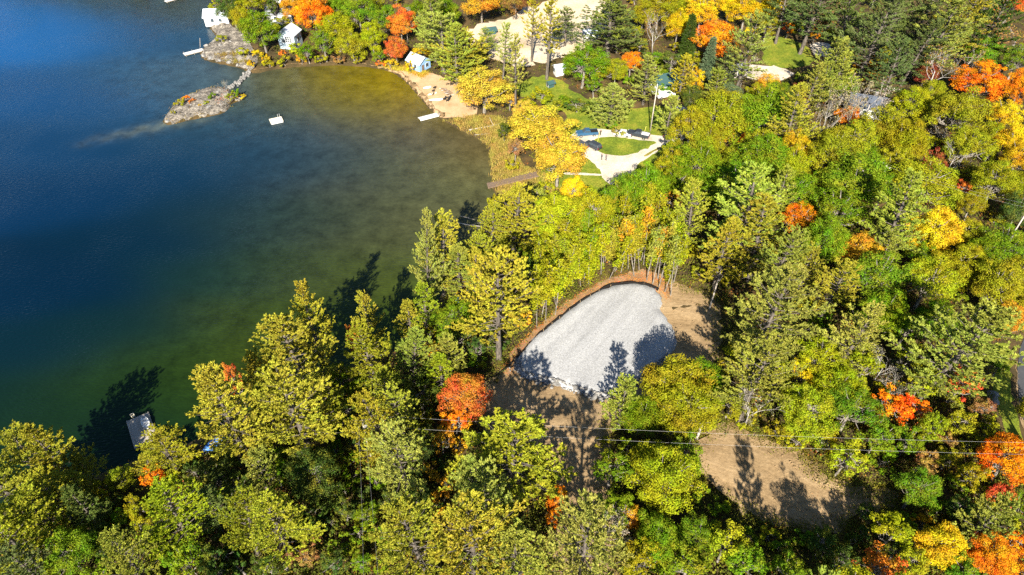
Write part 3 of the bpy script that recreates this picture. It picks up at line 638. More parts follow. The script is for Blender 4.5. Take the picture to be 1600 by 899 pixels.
# ------------------------------------------------------------------ trees, surveyed from the photograph: x y kind width colour
SURVEY = """
45 722 p 95 P1;136 732 p 52 P1 6.5;190 748 d 56 OY 5;230 726 p 44 P1 6;86 714 p 86 P1 13;124 762 p 50 P1 8;256 704 p 78 P1 12;358 655 p 125 P1;368 596 d 30 R;238 745 d 45 O;272 808 p 110 PL;378 822 p 95 PL
28 850 p 105 P1;58 806 p 100 P1 14;15 775 p 85 P1;80 776 p 84 P1 12;112 872 d 95 G;190 810 d 32 G;335 742 d 70 DG;375 765 d 55 DG;205 880 p 95 P2;290 886 d 75 G;150 850 d 60 DG;45 890 p 80 P3
325 872 d 60 DG;330 800 p 60 P3;212 792 d 44 OY;132 792 p 64 P3
465 652 p 125 P1;488 742 d 105 DG;432 742 d 50 G;430 822 p 100 P1;600 678 p 100 P1;626 718 p 105 P2;572 805 d 48 G;655 790 d 70 DG;655 852 p 130 P1;745 770 p 80 P2 20;796 722 p 148 P1 20 1;765 790 p 125 P2;742 856 p 140 P1;905 872 p 150 P2;800 880 p 110 P2
872 778 d 42 O;868 808 d 34 O;482 872 d 40 BR;520 880 d 50 DG;560 880 d 40 G;610 780 d 45 DG;540 800 d 45 DG;405 740 p 60 P2;420 885 d 60 DG;450 872 d 32 BR
955 738 d 62 G;1040 748 d 125 LG;965 800 d 66 G;990 806 d 48 GO;1030 845 d 90 G;1090 842 d 80 G;1132 852 d 78 LG;1005 880 d 70 OY;1075 885 d 70 G;1165 880 d 70 G;1070 715 d 70 G;1000 715 d 50 OY;950 830 b 60 GR
1392 838 d 78 OY;1472 860 d 88 Y;1537 820 p 72 P2;1548 868 d 88 O;1372 893 d 80 R;1432 766 d 85 G;1440 724 d 48 BR;1322 714 d 68 LG;1575 722 d 95 O;1562 775 d 52 R;1594 792 d 44 G;1584 852 d 64 O;1232 888 d 60 G;1285 852 d 60 DG;1320 880 d 60 DG;1500 790 d 50 DG;1420 880 d 60 OY;1350 800 d 34 DG;1480 720 d 40 OY;1520 745 d 52 OY;1500 895 d 60 G;1590 895 d 50 O;1400 860 d 50 DG;1255 840 s 40 G
1195 492 p 140 P2;1302 450 p 72 P1;1372 440 d 108 G;1372 492 d 95 G;1452 440 d 108 LG;1552 450 d 100 OY;1576 500 d 62 GO;1490 542 p 130 P2;1642 655 d 90 OY 15;1596 470 d 60 OY;1562 575 d 34 G 5;1497 602 d 55 R;1390 636 d 64 O;1430 640 d 46 O;1282 562 d 80 LG;1332 530 p 84 P2;1252 586 d 60 Y;1420 562 d 62 OY;1302 602 d 88 LG;1256 642 d 100 LG;1330 642 d 98 G;1350 575 d 60 OY
1460 500 d 66 G;1420 510 d 60 G;1440 600 d 60 LG;1380 570 b 55 GR;1400 600 b 44 GR;1455 665 d 60 OY;1372 682 d 60 G;1290 680 d 60 OY;1500 660 d 56 OY;1530 640 d 38 BR;1545 690 d 40 OY;1420 690 d 50 G;1340 610 d 50 OY
1052 600 d 122 OY;972 634 p 60 P2;1105 600 d 92 G;1060 640 d 110 OY;1002 652 d 78 G;1180 592 p 105 P2;1178 626 b 70 GR;1150 560 d 60 OY;1215 590 d 64 LG;1110 650 d 46 LG;1142 628 d 56 OY;1165 655 s 50 OY;1215 672 s 50 OY;1245 690 s 44 LG;940 690 s 30 OY
1362 62 p 94 P3;1292 112 p 62 P2;1272 10 p 84 P3;1228 8 p 60 P3;1232 44 d 22 O;1275 52 d 24 O;1290 32 d 34 BR;1205 12 d 40 Y;1402 20 p 84 P3;1470 56 p 94 P2;1505 30 p 74 P1;1548 40 p 74 DG;1582 58 b 84 BR;1582 6 d 54 R;1440 25 p 70 P3;1330 20 p 70 P3;1545 10 p 60 P2
1532 130 d 98 O;1542 84 d 54 G;1470 100 b 84 BR;1512 100 b 70 BR;1362 156 b 84 GR;1342 166 b 60 GR;1284 160 b 84 GR;1255 150 d 40 DR;1325 185 d 46 O;1420 165 d 64 LG;1492 180 d 110 OY;1570 180 d 64 Y;1240 190 p 72 P1;1448 118 d 40 DR;1310 120 p 50 P2;1590 95 d 50 G;1595 140 d 56 O;1350 108 d 50 GO;1400 110 p 60 P3;1430 80 p 60 P3;1390 85 d 40 OY;1320 140 d 44 G;1456 150 d 56 OY;1380 205 d 90 OY;1330 225 d 80 OY;1580 220 d 66 Y
1300 240 d 90 OY;1412 225 d 98 OY;1460 255 d 44 DR;1512 226 d 78 OY;1497 236 b 50 OY;1592 250 d 62 Y;1340 284 d 118 G;1442 292 d 108 OY;1240 300 d 84 G;1266 278 d 24 O;1246 346 d 62 O;1310 332 d 92 G;1402 346 p 88 P2;1460 362 d 94 Y;1506 298 d 32 R;1556 290 d 82 OY;1284 382 d 100 G;1346 396 d 80 GO;1572 385 d 88 G;1508 372 d 60 OY;1392 392 p 54 P2;1440 400 d 60 G;1540 400 d 70 G;1592 330 d 60 DG;1500 420 d 80 OY;1590 430 d 60 OY;1380 300 d 70 G;1520 320 d 50 OY;1590 290 d 54 OY
1480 200 b 40 GR;1550 215 d 56 OY;1400 260 d 70 OY;1360 250 d 60 G
1125 182 d 108 OY;1192 180 d 108 G;1290 186 b 60 GR;1130 208 d 44 GO;1166 222 d 32 O;1186 226 d 62 OY;1236 236 d 64 Y;1080 200 d 72 OY;1090 260 d 100 G;1126 271 d 44 LG;1192 252 d 108 G;1150 292 d 90 G;1012 302 d 98 G;1052 258 d 70 OY;1170 342 p 130 P2;1082 342 p 76 P1;1033 336 d 30 R;1046 310 d 32 GO;1072 306 d 16 O;1215 310 p 60 P2;1130 310 d 60 G;1100 310 d 50 G;1060 290 d 60 G;1240 262 d 60 OY;1285 292 d 60 G;1190 375 p 90 P1;1130 395 p 80 P1;1220 400 p 80 P2;1260 420 p 60 P1;1050 230 d 44 OY;1110 225 d 60 OY;1150 245 d 50 OY
840 200 d 108 GY;872 250 d 102 GY;805 232 d 32 BR;788 204 d 30 DG;800 342 p 84 P1;868 342 d 90 LG;926 342 d 90 LG;900 302 d 60 Y;988 306 d 86 G;842 312 d 40 P2;955 320 d 60 G;820 180 d 50 GY;800 260 s 30 OY;850 295 s 40 OY;775 320 s 36 OY;880 320 s 40 OY
688 395 p 66 P1;662 425 p 60 P2;715 425 p 62 P2;665 485 p 60 PL;766 368 p 66 P1;778 462 p 108 P4 26 3;745 395 p 60 P1;850 380 d 60 LG;705 500 d 82 G;724 525 d 50 DG;822 425 d 54 DG;835 400 d 50 G;740 430 p 50 P1;640 500 p 44 P1
488 508 p 70 P1;472 562 p 112 P1;552 532 d 30 R;580 560 p 92 P1;575 512 p 44 P1;640 556 p 68 P2;674 560 d 50 GO;702 562 p 56 P2;530 590 d 46 G;728 622 d 84 R;712 660 d 50 O;660 620 d 60 DG;618 662 p 90 P1;545 640 d 46 DG;690 590 p 50 PL;600 610 p 70 P1;410 600 p 64 P1;690 690 d 50 GO;560 600 d 40 G;510 640 p 70 P1;420 640 p 60 P1;745 545 d 40 DG;700 535 d 44 G;670 690 d 50 DG
625 40 d 52 R;618 80 d 44 R;634 36 b 34 GR;690 66 p 80 P2 16;676 36 p 60 P2;724 84 p 90 P4 15;756 142 d 100 GY;806 108 t 36 P2;857 50 t 40 P1;884 40 p 48 P3 13;952 46 p 90 P3 16;912 100 d 80 G;872 160 s 60 G;902 166 s 60 DG;955 162 p 68 P2 12;962 112 d 40 OY;986 100 d 38 O;648 20 d 50 G;700 20 d 60 G;752 4 d 66 GO;806 0 d 56 BR;930 110 d 40 OY;712 92 p 56 P2;845 150 s 50 OY;830 162 s 40 OY;970 20 p 60 P2
1010 125 p 60 P2 14;1026 44 b 62 BR;1005 22 d 50 OY;1096 22 d 62 Y;1115 60 d 74 O;1166 16 d 66 Y;1106 96 k 26 BS;1090 126 d 34 Y;1066 122 p 40 P1;1164 82 p 64 P2;1168 90 b 50 GR;1196 136 d 52 GO;1076 62 k 28 DG;1050 96 d 36 DG;1045 182 p 38 P2;1060 40 d 50 Y;1140 10 d 50 Y;1030 12 d 60 OY;1080 150 d 40 DG;1120 140 p 40 P2;1140 150 d 46 BS;1180 150 d 40 OY;1215 150 d 50 G;1290 132 p 46 P2;1140 110 p 40 P3;1060 10 d 50 OY;1200 40 d 40 OY;955 195 s 24 G;966 205 s 26 P2 3;1268 140 p 50 P2;1230 160 d 50 DG
408 48 d 70 G;362 14 d 50 DG;376 28 d 40 OY;490 22 d 64 O;526 46 d 66 LG;582 62 d 54 LG;560 22 d 64 G;400 86 s 26 Y;415 92 s 22 Y;600 30 d 56 G;460 8 d 50 GO;390 6 d 56 OY;430 14 d 30 DG;505 66 d 50 G;550 72 d 50 OY;590 90 d 30 G;420 100 s 24 OY;445 96 s 28 LG;470 92 s 26 GO;500 93 s 28 OY;530 94 s 28 BR;560 92 s 28 OY;610 100 s 26 Y;640 104 s 26 Y;596 98 s 20 R;442 84 s 18 R;345 60 s 22 OY;380 82 s 26 OY;392 100 s 18 Y;480 80 d 30 G;575 10 d 46 OY;530 8 d 46 G;335 10 s 24 OY
360 152 s 20 OY;332 151 s 18 G;348 150 b 26 R;352 132 b 20 GR;376 150 s 20 Y;366 146 s 22 G;300 158 s 14 R;282 160 s 22 OY;290 153 s 13 O;270 176 s 12 OY;322 160 s 12 OY;340 156 s 10 GR;312 165 s 8 Y
785 70 t 28 P2;832 36 t 28 P1;762 62 p 38 P2 9;1262 962 p 90 P2 21;1335 955 d 100 OY 16;1400 945 d 80 G 14
"""
KM = {'p': 'pine', 'd': 'broad', 'b': 'bare', 't': 'pine_thin', 'k': 'spruce', 's': 'shrub', 'o': 'pole', 'i': 'birch'}
for row in SURVEY.replace('\n', ';').split(';'):
    if not row.strip(): continue
    x, y, k, w, c, *opt = row.split(); x, y, w = float(x), float(y), float(w); k = KM[k]
    p = onplane(x, y, 8); wm = w * depth_of(p[0], p[1], 8) / FPX
    if k == 'pine' and wm < 7.2: k = 'pine_small'
    if k == 'broad' and wm < 6.8: k = 'broad_small'
    plant(x, y, k, w, c, float(opt[0]) if opt else None, int(opt[1]) if len(opt) > 1 else None)
# thin saplings fringing the gravel pad
r = np.random.default_rng(77)
fr = [(842, 500), (856, 488), (870, 476), (884, 466), (897, 456), (910, 447), (922, 440), (934, 434), (946, 428), (958, 424), (970, 420), (982, 418), (996, 414), (1008, 414), (1020, 418), (1032, 424), (1042, 432), (1054, 438), (1064, 446)]
for row_, dy, lst in ((0, -36, fr), (1, -47, fr), (2, -62, fr), (3, -82, fr), (4, -102, fr[2:-3])):
    for i, (x, y) in enumerate(lst):
        c = ['OY', 'LG', 'OY', 'LG', 'LG', 'OY', 'G', 'LG', 'PL', 'P1'][int(r.integers(0, 10))]
        plant(x + r.normal(0, 3.5), y + dy + r.normal(0, 4), 'pole', r.uniform(15, 24), c, H=r.uniform(8.5, 13), which=3 if (row_ < 3 and r.random() < .22) or (x > 975 and r.random() < .3) else None)
for i, (x, y) in enumerate(((978, 372), (990, 366), (1000, 378), (1008, 368), (1020, 384), (1030, 390), (1040, 396), (1050, 402), (1060, 408), (1015, 360))):
    plant(x, y, 'pole', 20, ['P2', 'GO', 'P1', 'OY'][i % 4], H=14.5, which=3)
# smaller growth wherever the survey left the wood open
def covered(px, py):
    for t in TREES:
        k = .43 * t['w']
        if abs(t['px'] - px) < k and (t['px'] - px) ** 2 + ((t['py'] - py) * .85) ** 2 < k * k: return True
    return False
r = np.random.default_rng(78); nfill = 0
for gy_ in range(4, 905, 17):
    stepx = 17 + gy_ * .016
    for gx_ in np.arange(4 + (gy_ % 2) * 9, 1600, stepx):
        px, py = gx_ + r.normal(0, 4), gy_ + r.normal(0, 4)
        P_ = ground(px, py + 6)[:2][None]
        if look('d', P_)[0] < 2.5 or look('c', P_)[0] > -2.2 or covered(px, py): continue
        if psd(ISLAND, P_)[0] > -2: continue
        nb_ = sorted((t for t in TREES if t['kind'] not in ('bare',)), key=lambda t: (t['px'] - px) ** 2 + (t['py'] - py) ** 2)[:5]
        c = nb_[int(r.integers(0, 5))]['col']; c = {'P1': 'OY', 'P2': 'G', 'P3': 'DG', 'P4': 'GO', 'PL': 'LG', 'GR': 'OY', 'BS': 'G', 'R': 'OY', 'O': 'OY'}.get(c, c)
        if py < 300 and nfill % 2 and sum(1 for t in TREES if 'broad' in t['kind']) < 300: plant(px, py - 3, 'broad_small', r.uniform(28, 40), c, H=r.uniform(4.5, 7))
        else: plant(px, py, 'shrub', r.uniform(26, 38) * (.8 + gy_ / 1400), c, H=r.uniform(2.2, 4.5))
        nfill += 1
for t in TREES: make_tree(t)

# ------------------------------------------------------------------ what each tree is called
ANCH = [(60, 740, 'overhanging the lake by the square dock'), (60, 860, 'in the lower left corner'), (300, 680, 'just right of the square dock'), (280, 830, 'in the lower left wood'), (450, 640, 'on the shore left of the power pole'),
 (500, 540, 'on the shore beyond the power pole'), (600, 580, 'beside the dark shadow on the lake'), (600, 690, 'beside the power pole'), (460, 800, 'in the dark lower left hollow'), (640, 830, 'at the bottom below the power pole'), (690, 440, 'on the little point beside the gravel pad'),
 (730, 620, 'at the left end of the silt fence'), (790, 720, 'in front of the dirt clearing'), (830, 850, 'at the bottom beside the shaded track'), (1000, 760, 'between shaded track and dirt lot'), (1060, 860, 'at the bottom below the dirt lot'), (1050, 610, 'hiding the near gravel pad corner'),
 (1190, 520, 'just right of the gravel pad'), (1200, 650, 'at the back of the dirt lot'), (1330, 690, 'right of the dirt lot under wires'), (1290, 860, 'in the shade below the dirt lot'), (1440, 760, 'below the wires at lower right'), (1540, 850, 'in the lower right corner'), (1570, 720, 'below the roadside grass verge'),
 (1480, 600, 'beside the grass verge and road'), (1380, 560, 'in the wood left of the road verge'), (1400, 470, 'far right of the gravel pad'), (1560, 440, 'at the right edge above the road'), (1200, 360, 'behind the right gravel pad corner'), (800, 380, 'between lake and gravel pad saplings'), (900, 330, 'just below the parking loop'),
 (1040, 300, 'below the drive where it narrows'), (1150, 280, 'in the wood right of the parking loop'), (1320, 320, 'in the middle of the right wood'), (1460, 350, 'left of the pole at right edge'), (1560, 290, 'at the right edge above the pole'), (1320, 240, 'below the blue-grey roof'), (1480, 220, 'in the upper right wood'), (1570, 190, 'high on the right edge'),
 (1130, 190, 'right of the drive entrance'), (1240, 170, 'below the pale gravel lot'), (1360, 130, 'around the blue-grey roof'), (1500, 110, 'near the big orange crown'), (1480, 30, 'in the top right corner'), (1340, 50, 'beyond the meadow at the top right'), (1200, 20, 'above the meadow'), (1130, 80, 'left of the meadow'), (1050, 50, 'at the top right of the quarry'), (1040, 150, 'around the teal cottage'),
 (950, 170, 'behind the parked pickup'), (930, 80, 'at the right of the quarry sand'), (840, 60, 'standing in the quarry sand'), (760, 30, 'at the top left of the quarry sand'), (700, 80, 'behind the sandy beach'), (760, 150, 'at the right end of the beach'), (850, 220, 'left of the parked cars'), (790, 280, 'beside the marsh boardwalk'), (870, 160, 'on the lawn left of the cars'),
 (620, 60, 'beside the blue beach cottage'), (550, 40, 'right of the white lakeside cottage'), (480, 20, 'behind the white lakeside cottage'), (400, 40, 'on the rocky point'), (500, 95, 'along the bay shore'), (620, 103, 'at the left end of the beach'), (330, 155, 'on the rock island'), (850, 430, '#right of the big golden pine'), (890, 400, '#above the lower silt fence'), (930, 378, '#above the middle silt fence'), (968, 360, '#above the silt fence crest'), (1005, 355, '#above the right silt fence end'), (1050, 375, '#at the far right pad corner')]
ORD = ['first', 'second', 'third', 'fourth', 'fifth', 'sixth', 'seventh', 'eighth', 'ninth', 'tenth', 'eleventh', 'twelfth', 'thirteenth', 'fourteenth', 'fifteenth', 'sixteenth', 'seventeenth', 'eighteenth', 'nineteenth', 'twentieth']
NUM = ['', 'one', 'two', 'three', 'four', 'five', 'six', 'seven', 'eight', 'nine', 'ten', 'eleven', 'twelve', 'thirteen', 'fourteen', 'fifteen', 'sixteen', 'seventeen', 'eighteen', 'nineteen', 'twenty']
bins = {}
for t in TREES:
    ok = [q for q in ANCH if q[2].startswith('#') == (t['kind'] == 'pole')]
    a = min(ok, key=lambda a: (a[0] - t['px']) ** 2 + 2 * (a[1] - t['py']) ** 2)
    nm = KNAME[t['kind']]; bins.setdefault((COLR[t['col']][1], KWORD[nm], a[2].lstrip('#')), []).append(t)
GRP = {'white_pine': 'pines of the lakeside wood', 'spruce_tree': 'spruces', 'broadleaf_tree': 'broadleaf trees in autumn colour', 'birch_tree': 'birches', 'bare_tree': 'thin-leaved grey trees', 'sapling': 'saplings around the gravel pad', 'shrub': 'shrubs'}
for (c, k, a), ts in bins.items():
    ts.sort(key=lambda t: t['px'])
    for j, t in enumerate(ts):
        plural = k + 's' if not k.endswith('birch') else k + 'es'
        if len(ts) == 1: lab = f'{c} {k} {a}'
        elif len(ts) == 2: lab = f"{['left', 'right'][j]} one of two {c} {plural} {a}"
        elif j == 0: lab = f'leftmost of {NUM[len(ts)]} {c} {plural} {a}'
        elif j == len(ts) - 1: lab = f'rightmost of {NUM[len(ts)]} {c} {plural} {a}'
        else: lab = f'{ORD[j]} from left of {NUM[len(ts)]} {c} {plural} {a}'
        tag(t['obj'], lab, 'shrub' if k == 'shrub' else 'tree', GRP[KNAME[t['kind']]])

# ------------------------------------------------------------------ undergrowth between the trees (uncountable)
def scatter(name, label, cat, n, region, colfn, size, hgt, seed, mat='leaf', upright=.3, per=14, spread=.55):
    r = np.random.default_rng(seed); out = []
    while sum(len(o) for o in out) < n:
        p = region(r, 4000); out.append(p)
    p = np.concatenate(out)[:n]; z = look('z', p)
    C = np.repeat(np.column_stack([p, z]), per, 0); k = len(C)
    hs = np.repeat(r.uniform(.3, 1, n) * hgt, per)
    C = C + np.column_stack([r.normal(0, spread, k), r.normal(0, spread, k), hs * r.uniform(.05, 1, k)])
    Nn = unit(r.normal(0, 1, (k, 3)) + np.array([0, 0, .9 - upright * 2])); D = unit(np.cross(Nn, r.normal(0, 1, (k, 3)))); D[:, 2] += upright * 3; D = unit(D)
    ln = size * r.uniform(.6, 1.4, k)
    V, F = blades(C, D, unit(np.cross(D, r.normal(0, 1, (k, 3)))) if upright > .5 else Nn, ln, ln * (.7 if upright < .5 else .16))
    me = npmesh(name, V, F, M[mat], False, np.repeat(r.random(n), per) * .6 + r.random(k) * .4)
    o = link(name, me); o.color = colfn; tag(o, label, cat, kind='stuff'); return o
def in_wood(r, m):
    px = r.uniform(-40, 1640, m); py = r.uniform(0, 960, m) ; P_ = np.array([onplane(a, b, 2.0) for a, b in zip(px, py)])
    return P_[(look('d', P_) > 1.2) & (look('c', P_) < -.6)]
def ring(polys, m_in):
    def f(r, m):
        q = np.concatenate([poly[r.integers(0, len(poly), m // len(polys))] + r.normal(0, m_in, (m // len(polys), 2)) for poly in polys]); return q[land_d(q) > .3]
    return f
scatter('undergrowth', 'green and olive undergrowth filling gaps between the trees', 'undergrowth', 15000, in_wood, (.11, .13, .02, 1), .34, 1.6, 201)
scatter('fern_undergrowth', 'russet and orange ferns and seedlings on the forest floor', 'ferns', 2600, in_wood, (.34, .16, .03, 1), .30, .8, 202)
def in_poly(poly):
    def f(r, m):
        lo, hi = poly.min(0), poly.max(0); q = r.uniform(lo, hi, (m, 2)); return q[(psd(poly, q) > .2) & (land_d(q) > -.4)]
    return f
scatter('marsh_reeds', 'tan and yellow reeds along the marshy shore', 'reeds', 1800, in_poly(MARSH), (.36, .27, .07, 1), .8, .5, 203, upright=.8, per=8)
scatter('shore_grass', 'yellow tufts of grass at the beach edge', 'grass', 700, in_poly(g2([(580, 100), (640, 104), (672, 114), (660, 122), (636, 112), (600, 108)])), (.50, .36, .05, 1), .6, .4, 204, upright=.8, per=8)
scatter('island_heath', 'low rust and olive heath on the island rock', 'heath', 160, in_poly(ISLAND), (.30, .20, .05, 1), .25, .35, 205, per=12)
scatter('point_heath', 'low russet heath on the rocky point', 'heath', 420, in_poly(g2([(335, 85), (360, 78), (388, 84), (396, 100), (372, 100), (345, 96)])), (.26, .20, .045, 1), .28, .5, 206, per=12)
scatter('leaf_litter', 'fallen orange leaves around the gravel pad edge', 'leaves', 1500, in_poly(BAND), (.55, .22, .05, 1), .2, .06, 207, per=6)

# ------------------------------------------------------------------ woods carrying on outside the picture, one mass
def woods(name, label, spots, colr, seed, size=7.0):
    r = np.random.default_rng(seed); V = []; F = []; R_ = []; n = 0
    for x, y in spots:
        pr = PROTO['shrub'][int(r.integers(0, 3))]['crown']; k = len(pr.vertices)
        v = np.empty(k * 3, np.float32); pr.vertices.foreach_get('co', v); v = v.reshape(-1, 3)
        f = np.empty(len(pr.loops), np.int32); pr.loops.foreach_get('vertex_index', f)
        rn = np.empty(len(pr.polygons), np.float32); pr.attributes['rnd'].data.foreach_get('value', rn)
        a = r.uniform(0, 6.28); s = r.uniform(.8, 1.3) * size / 3; ca, sa_ = math.cos(a), math.sin(a)
        w = np.column_stack([(v[:, 0] * ca - v[:, 1] * sa_) * s, (v[:, 0] * sa_ + v[:, 1] * ca) * s, v[:, 2] * r.uniform(3.6, 5.8)])
        V.append(w + np.array([x, y, max(hz(x, y), 0)])); F.append(f.reshape(-1, 4) + n); R_.append(rn); n += k
    o = link(name, npmesh(name, np.concatenate(V), np.concatenate(F), M['leaf'], False, np.concatenate(R_))); o.color = (*colr, 1); tag(o, label, 'woods', kind='stuff')
r = np.random.default_rng(99); spots = []
for k in range(2400):
    x, y = r.uniform(-260, 260), r.uniform(10, 345)
    if look('d', [[x, y]])[0] < 3: continue
    px, py = project(x, y, hz(x, y) + 5)
    if -45 < px < 1645 and -18 < py < 945: continue
    if py > 1150 or px < -260 or px > 1900 or look('c', [[x, y]])[0] > -3: continue
    if any((x - a) ** 2 + (y - b) ** 2 < 64 for a, b in spots): continue
    spots.append((x, y))
spots = np.array(spots); pk = r.random(len(spots))
woods('surrounding_woods', 'green woods carrying on beyond the picture', spots[pk < .4], (.13, .19, .015), 1)
woods('olive_woods', 'olive autumn woods carrying on beyond the picture', spots[(pk >= .4) & (pk < .8)], (.29, .25, .018), 2)
woods('orange_woods', 'orange autumn woods carrying on beyond the picture', spots[pk >= .8], (.58, .27, .02), 3)

edges = [rough(np.asarray(p), .5, 0, 1) for p in (DIRT, LOTR)]
def on_edge(r, m):
    q = np.concatenate([e[r.integers(0, len(e), m // 2)] + r.normal(0, 1.0, (m // 2, 2)) for e in edges]); return q[(psd(pad, q) < -1.0) & (psd(BAND, q) < 0)]
scatter('clearing_weeds', 'tufts of weeds and brush creeping over the clearing edges', 'weeds', 3200, on_edge, (.17, .17, .025, 1), .2, .7, 211, per=12)
scatter('clearing_litter', 'brown and orange leaves strewn over the bare clearings', 'leaves', 700, lambda r, m: np.concatenate([in_poly(LOTR)(r, m), in_poly(DIRT)(r, m)])[::3], (.33, .17, .05, 1), .17, .05, 212, per=3, spread=.7)
# ------------------------------------------------------------------ materials of made things
M['fence'] = simple('black_silt_fabric', (.007, .005, .004), .95)
M['wood'] = simple('weathered_wood', (.32, .28, .23), .85, var=.3, scale=4)
M['stake'] = simple('pale_stake_wood', (.42, .30, .17), .85, var=.2)
M['brownwood'] = simple('brown_boardwalk_wood', (.16, .11, .075), .85, var=.3)
M['white'] = simple('white_paint', (.62, .62, .60), .5, var=.06)
M['cream'] = simple('cream_plastic', (.75, .68, .52), .5, var=.06)
M['paleblue'] = simple('pale_blue_siding', (.40, .50, .58), .6, var=.08)
M['blue_wall'] = simple('blue_siding', (.22, .38, .60), .6, var=.08)
M['grey_roof'] = simple('grey_shingles', (.20, .21, .23), .8, var=.2, scale=6)
M['white_roof'] = simple('white_metal_roof', (.52, .57, .62), .35, var=.05)
M['bluegrey_roof'] = simple('bluegrey_shingles', (.075, .09, .12), .85, var=.2, scale=6)
M['teal'] = simple('teal_paint', (.03, .075, .075), .8)
M['glass'] = simple('window_glass', (.05, .065, .08), .06, spec=1.0, var=.02)
M['pole_wood'] = simple('grey_pole_wood', (.42, .37, .31), .9, var=.2)
M['wire'] = simple('aluminium_wire', (.30, .295, .285), .5, .0)
M['steel'] = simple('galvanised_steel', (.55, .56, .57), .4, .6)
M['porcelain'] = simple('porcelain', (.7, .7, .68), .2)
M['tyre'] = simple('tyre_rubber', (.02, .02, .02), .85)
M['rim'] = simple('alloy_rim', (.5, .5, .52), .3, .8)
M['chrome'] = simple('chrome', (.6, .6, .62), .2, .9)
M['lamp_red'] = simple('tail_lamp_red', (.35, .02, .02), .2)
M['lamp_clear'] = simple('head_lamp_clear', (.7, .7, .7), .1)
M['trim'] = simple('black_trim', (.02, .02, .022), .5)
M['log'] = barkmat('driftwood', (.18, .155, .125), (.42, .37, .31))
M['tarp'] = simple('blue_tarp', (.05, .17, .48), .5, var=.2)
M['skin'] = simple('skin', (.45, .27, .19), .6)
M['plastic_red'] = simple('red_plastic', (.45, .04, .03), .4)

# ------------------------------------------------------------------ silt fence round the pad
fl = [ground(a, b)[:2] for a, b in ((746, 603), (760, 595), (776, 587), (792, 577))]
pc = PAD.mean(0); fl += [pc + (p - pc) * 1.045 for p in smooth(PAD, 1)[2:15]]
fp = rough(np.array(fl), 1.1, .06, 5, closed=False)
root = empty('silt_fence', (fp[0][0], fp[0][1], hz(*fp[0])))
tag(root, 'sagging black silt fence curving along the far edge of the gravel pad', 'fence')
o0 = np.array(root.location)
v = []; f = []; rr = np.random.default_rng(8)
for i, p in enumerate(fp):
    z0 = hz(*p); h_ = .62 + rr.normal(0, .09) ; lean_ = rr.normal(0, .12)
    for k, (dx, dz) in enumerate(((-.02, -.15), (-.02 + lean_ * .5, h_ * .5), (-.02 + lean_, h_))):
        v.append((p[0] - o0[0] + dx, p[1] - o0[1] + dx, z0 - o0[2] + dz))
for i in range(len(fp) - 1):
    for k in range(2): f.append((i * 3 + k, (i + 1) * 3 + k, (i + 1) * 3 + k + 1, i * 3 + k + 1))
mb = MB(); mb.add(v, f); fab = mb.build('fabric', M['fence'], root)
sm = fab.modifiers.new('thick', 'SOLIDIFY'); sm.thickness = .04
stake = MB().box((0, 0, .3), (.05, .05, .7)).mesh('stake', M['stake'])
for p in fp[::2]: link('stake', stake, root, (p[0] - o0[0] + .05, p[1] - o0[1] - .05, hz(*p) - o0[2]))

# ------------------------------------------------------------------ rocks
def rockmesh(seed, flat=.65):
    r = np.random.default_rng(seed); bm = bmesh.new(); bmesh.ops.create_icosphere(bm, subdivisions=2, radius=.5)
    k = [(unit(r.normal(0, 1, 3)), r.uniform(.28, .46)) for _ in range(9)]
    for vv in bm.verts:
        c = np.array(vv.co)
        for n_, d_ in k:
            e = c @ n_ - d_
            if e > 0: c = c - n_ * e
        vv.co = c * np.array([1, r.uniform(.98, 1.02), flat])
    me = bpy.data.meshes.new('boulder'); bm.to_mesh(me); bm.free(); me.materials.append(M['boulder']); return me
ROCKS = [rockmesh(s) for s in range(300, 306)]
rr = np.random.default_rng(44)
def rocks(lst, group, fmt, name='boulder'):
    lst = sorted(lst); n = len(lst)
    for j, (px, py, s) in enumerate(lst):
        g_ = ground(px, py); o = link(name, ROCKS[int(rr.integers(0, 6))], None, (g_[0], g_[1], max(g_[2], 0) + s * .12), (rr.normal(0, .2), rr.normal(0, .2), rr.uniform(0, 6.28)))
        o.scale = (s * rr.uniform(.9, 1.4), s * rr.uniform(.8, 1.1), s)
        wd = 'leftmost' if j == 0 else 'rightmost' if j == n - 1 else ORD[j] + ' from left'
        tag(o, f'{wd} of {NUM[n]} {fmt}', 'rock', group)
rocks([(822, 578, 1.3), (832, 586, 1.1), (845, 592, 1.4), (858, 596, 1.0), (870, 601, 1.3), (884, 604, .9), (898, 608, 1.1), (928, 622, 1.5), (940, 625, 1.2), (950, 618, 1.0), (840, 600, .9), (862, 606, .8), (806, 572, 1.0), (915, 618, .9)], 'rocks at the pad toe', 'grey rocks along the near toe of the gravel pad')
rocks([(1548, 618, 2.2), (1552, 628, 1.8), (1550, 638, 1.6)], 'rocks by the verge', 'pale boulders piled beside the grass verge')
rocks([(262, 190, 1.2), (275, 172, 1.6), (310, 158, 1.4), (328, 170, 2.0), (345, 165, 1.3), (298, 165, 1.1), (340, 145, 1.5)], 'rocks on the island', 'boulders on the rock island')
rocks([(318, 88, 1.6), (330, 92, 1.8), (344, 96, 1.5), (358, 99, 1.8), (372, 103, 1.4), (322, 72, 1.6), (345, 72, 1.8), (360, 66, 1.4)], 'rocks on the point', 'pale boulders on the rocky point')
rocks([(716, 108, 1.3), (735, 96, 1.5), (884, 36, 2.2), (912, 30, 2.0), (800, 90, 1.8), (836, 84, 1.7), (852, 66, 1.9)], 'rocks in the quarry', 'pale boulders in the quarry sand')
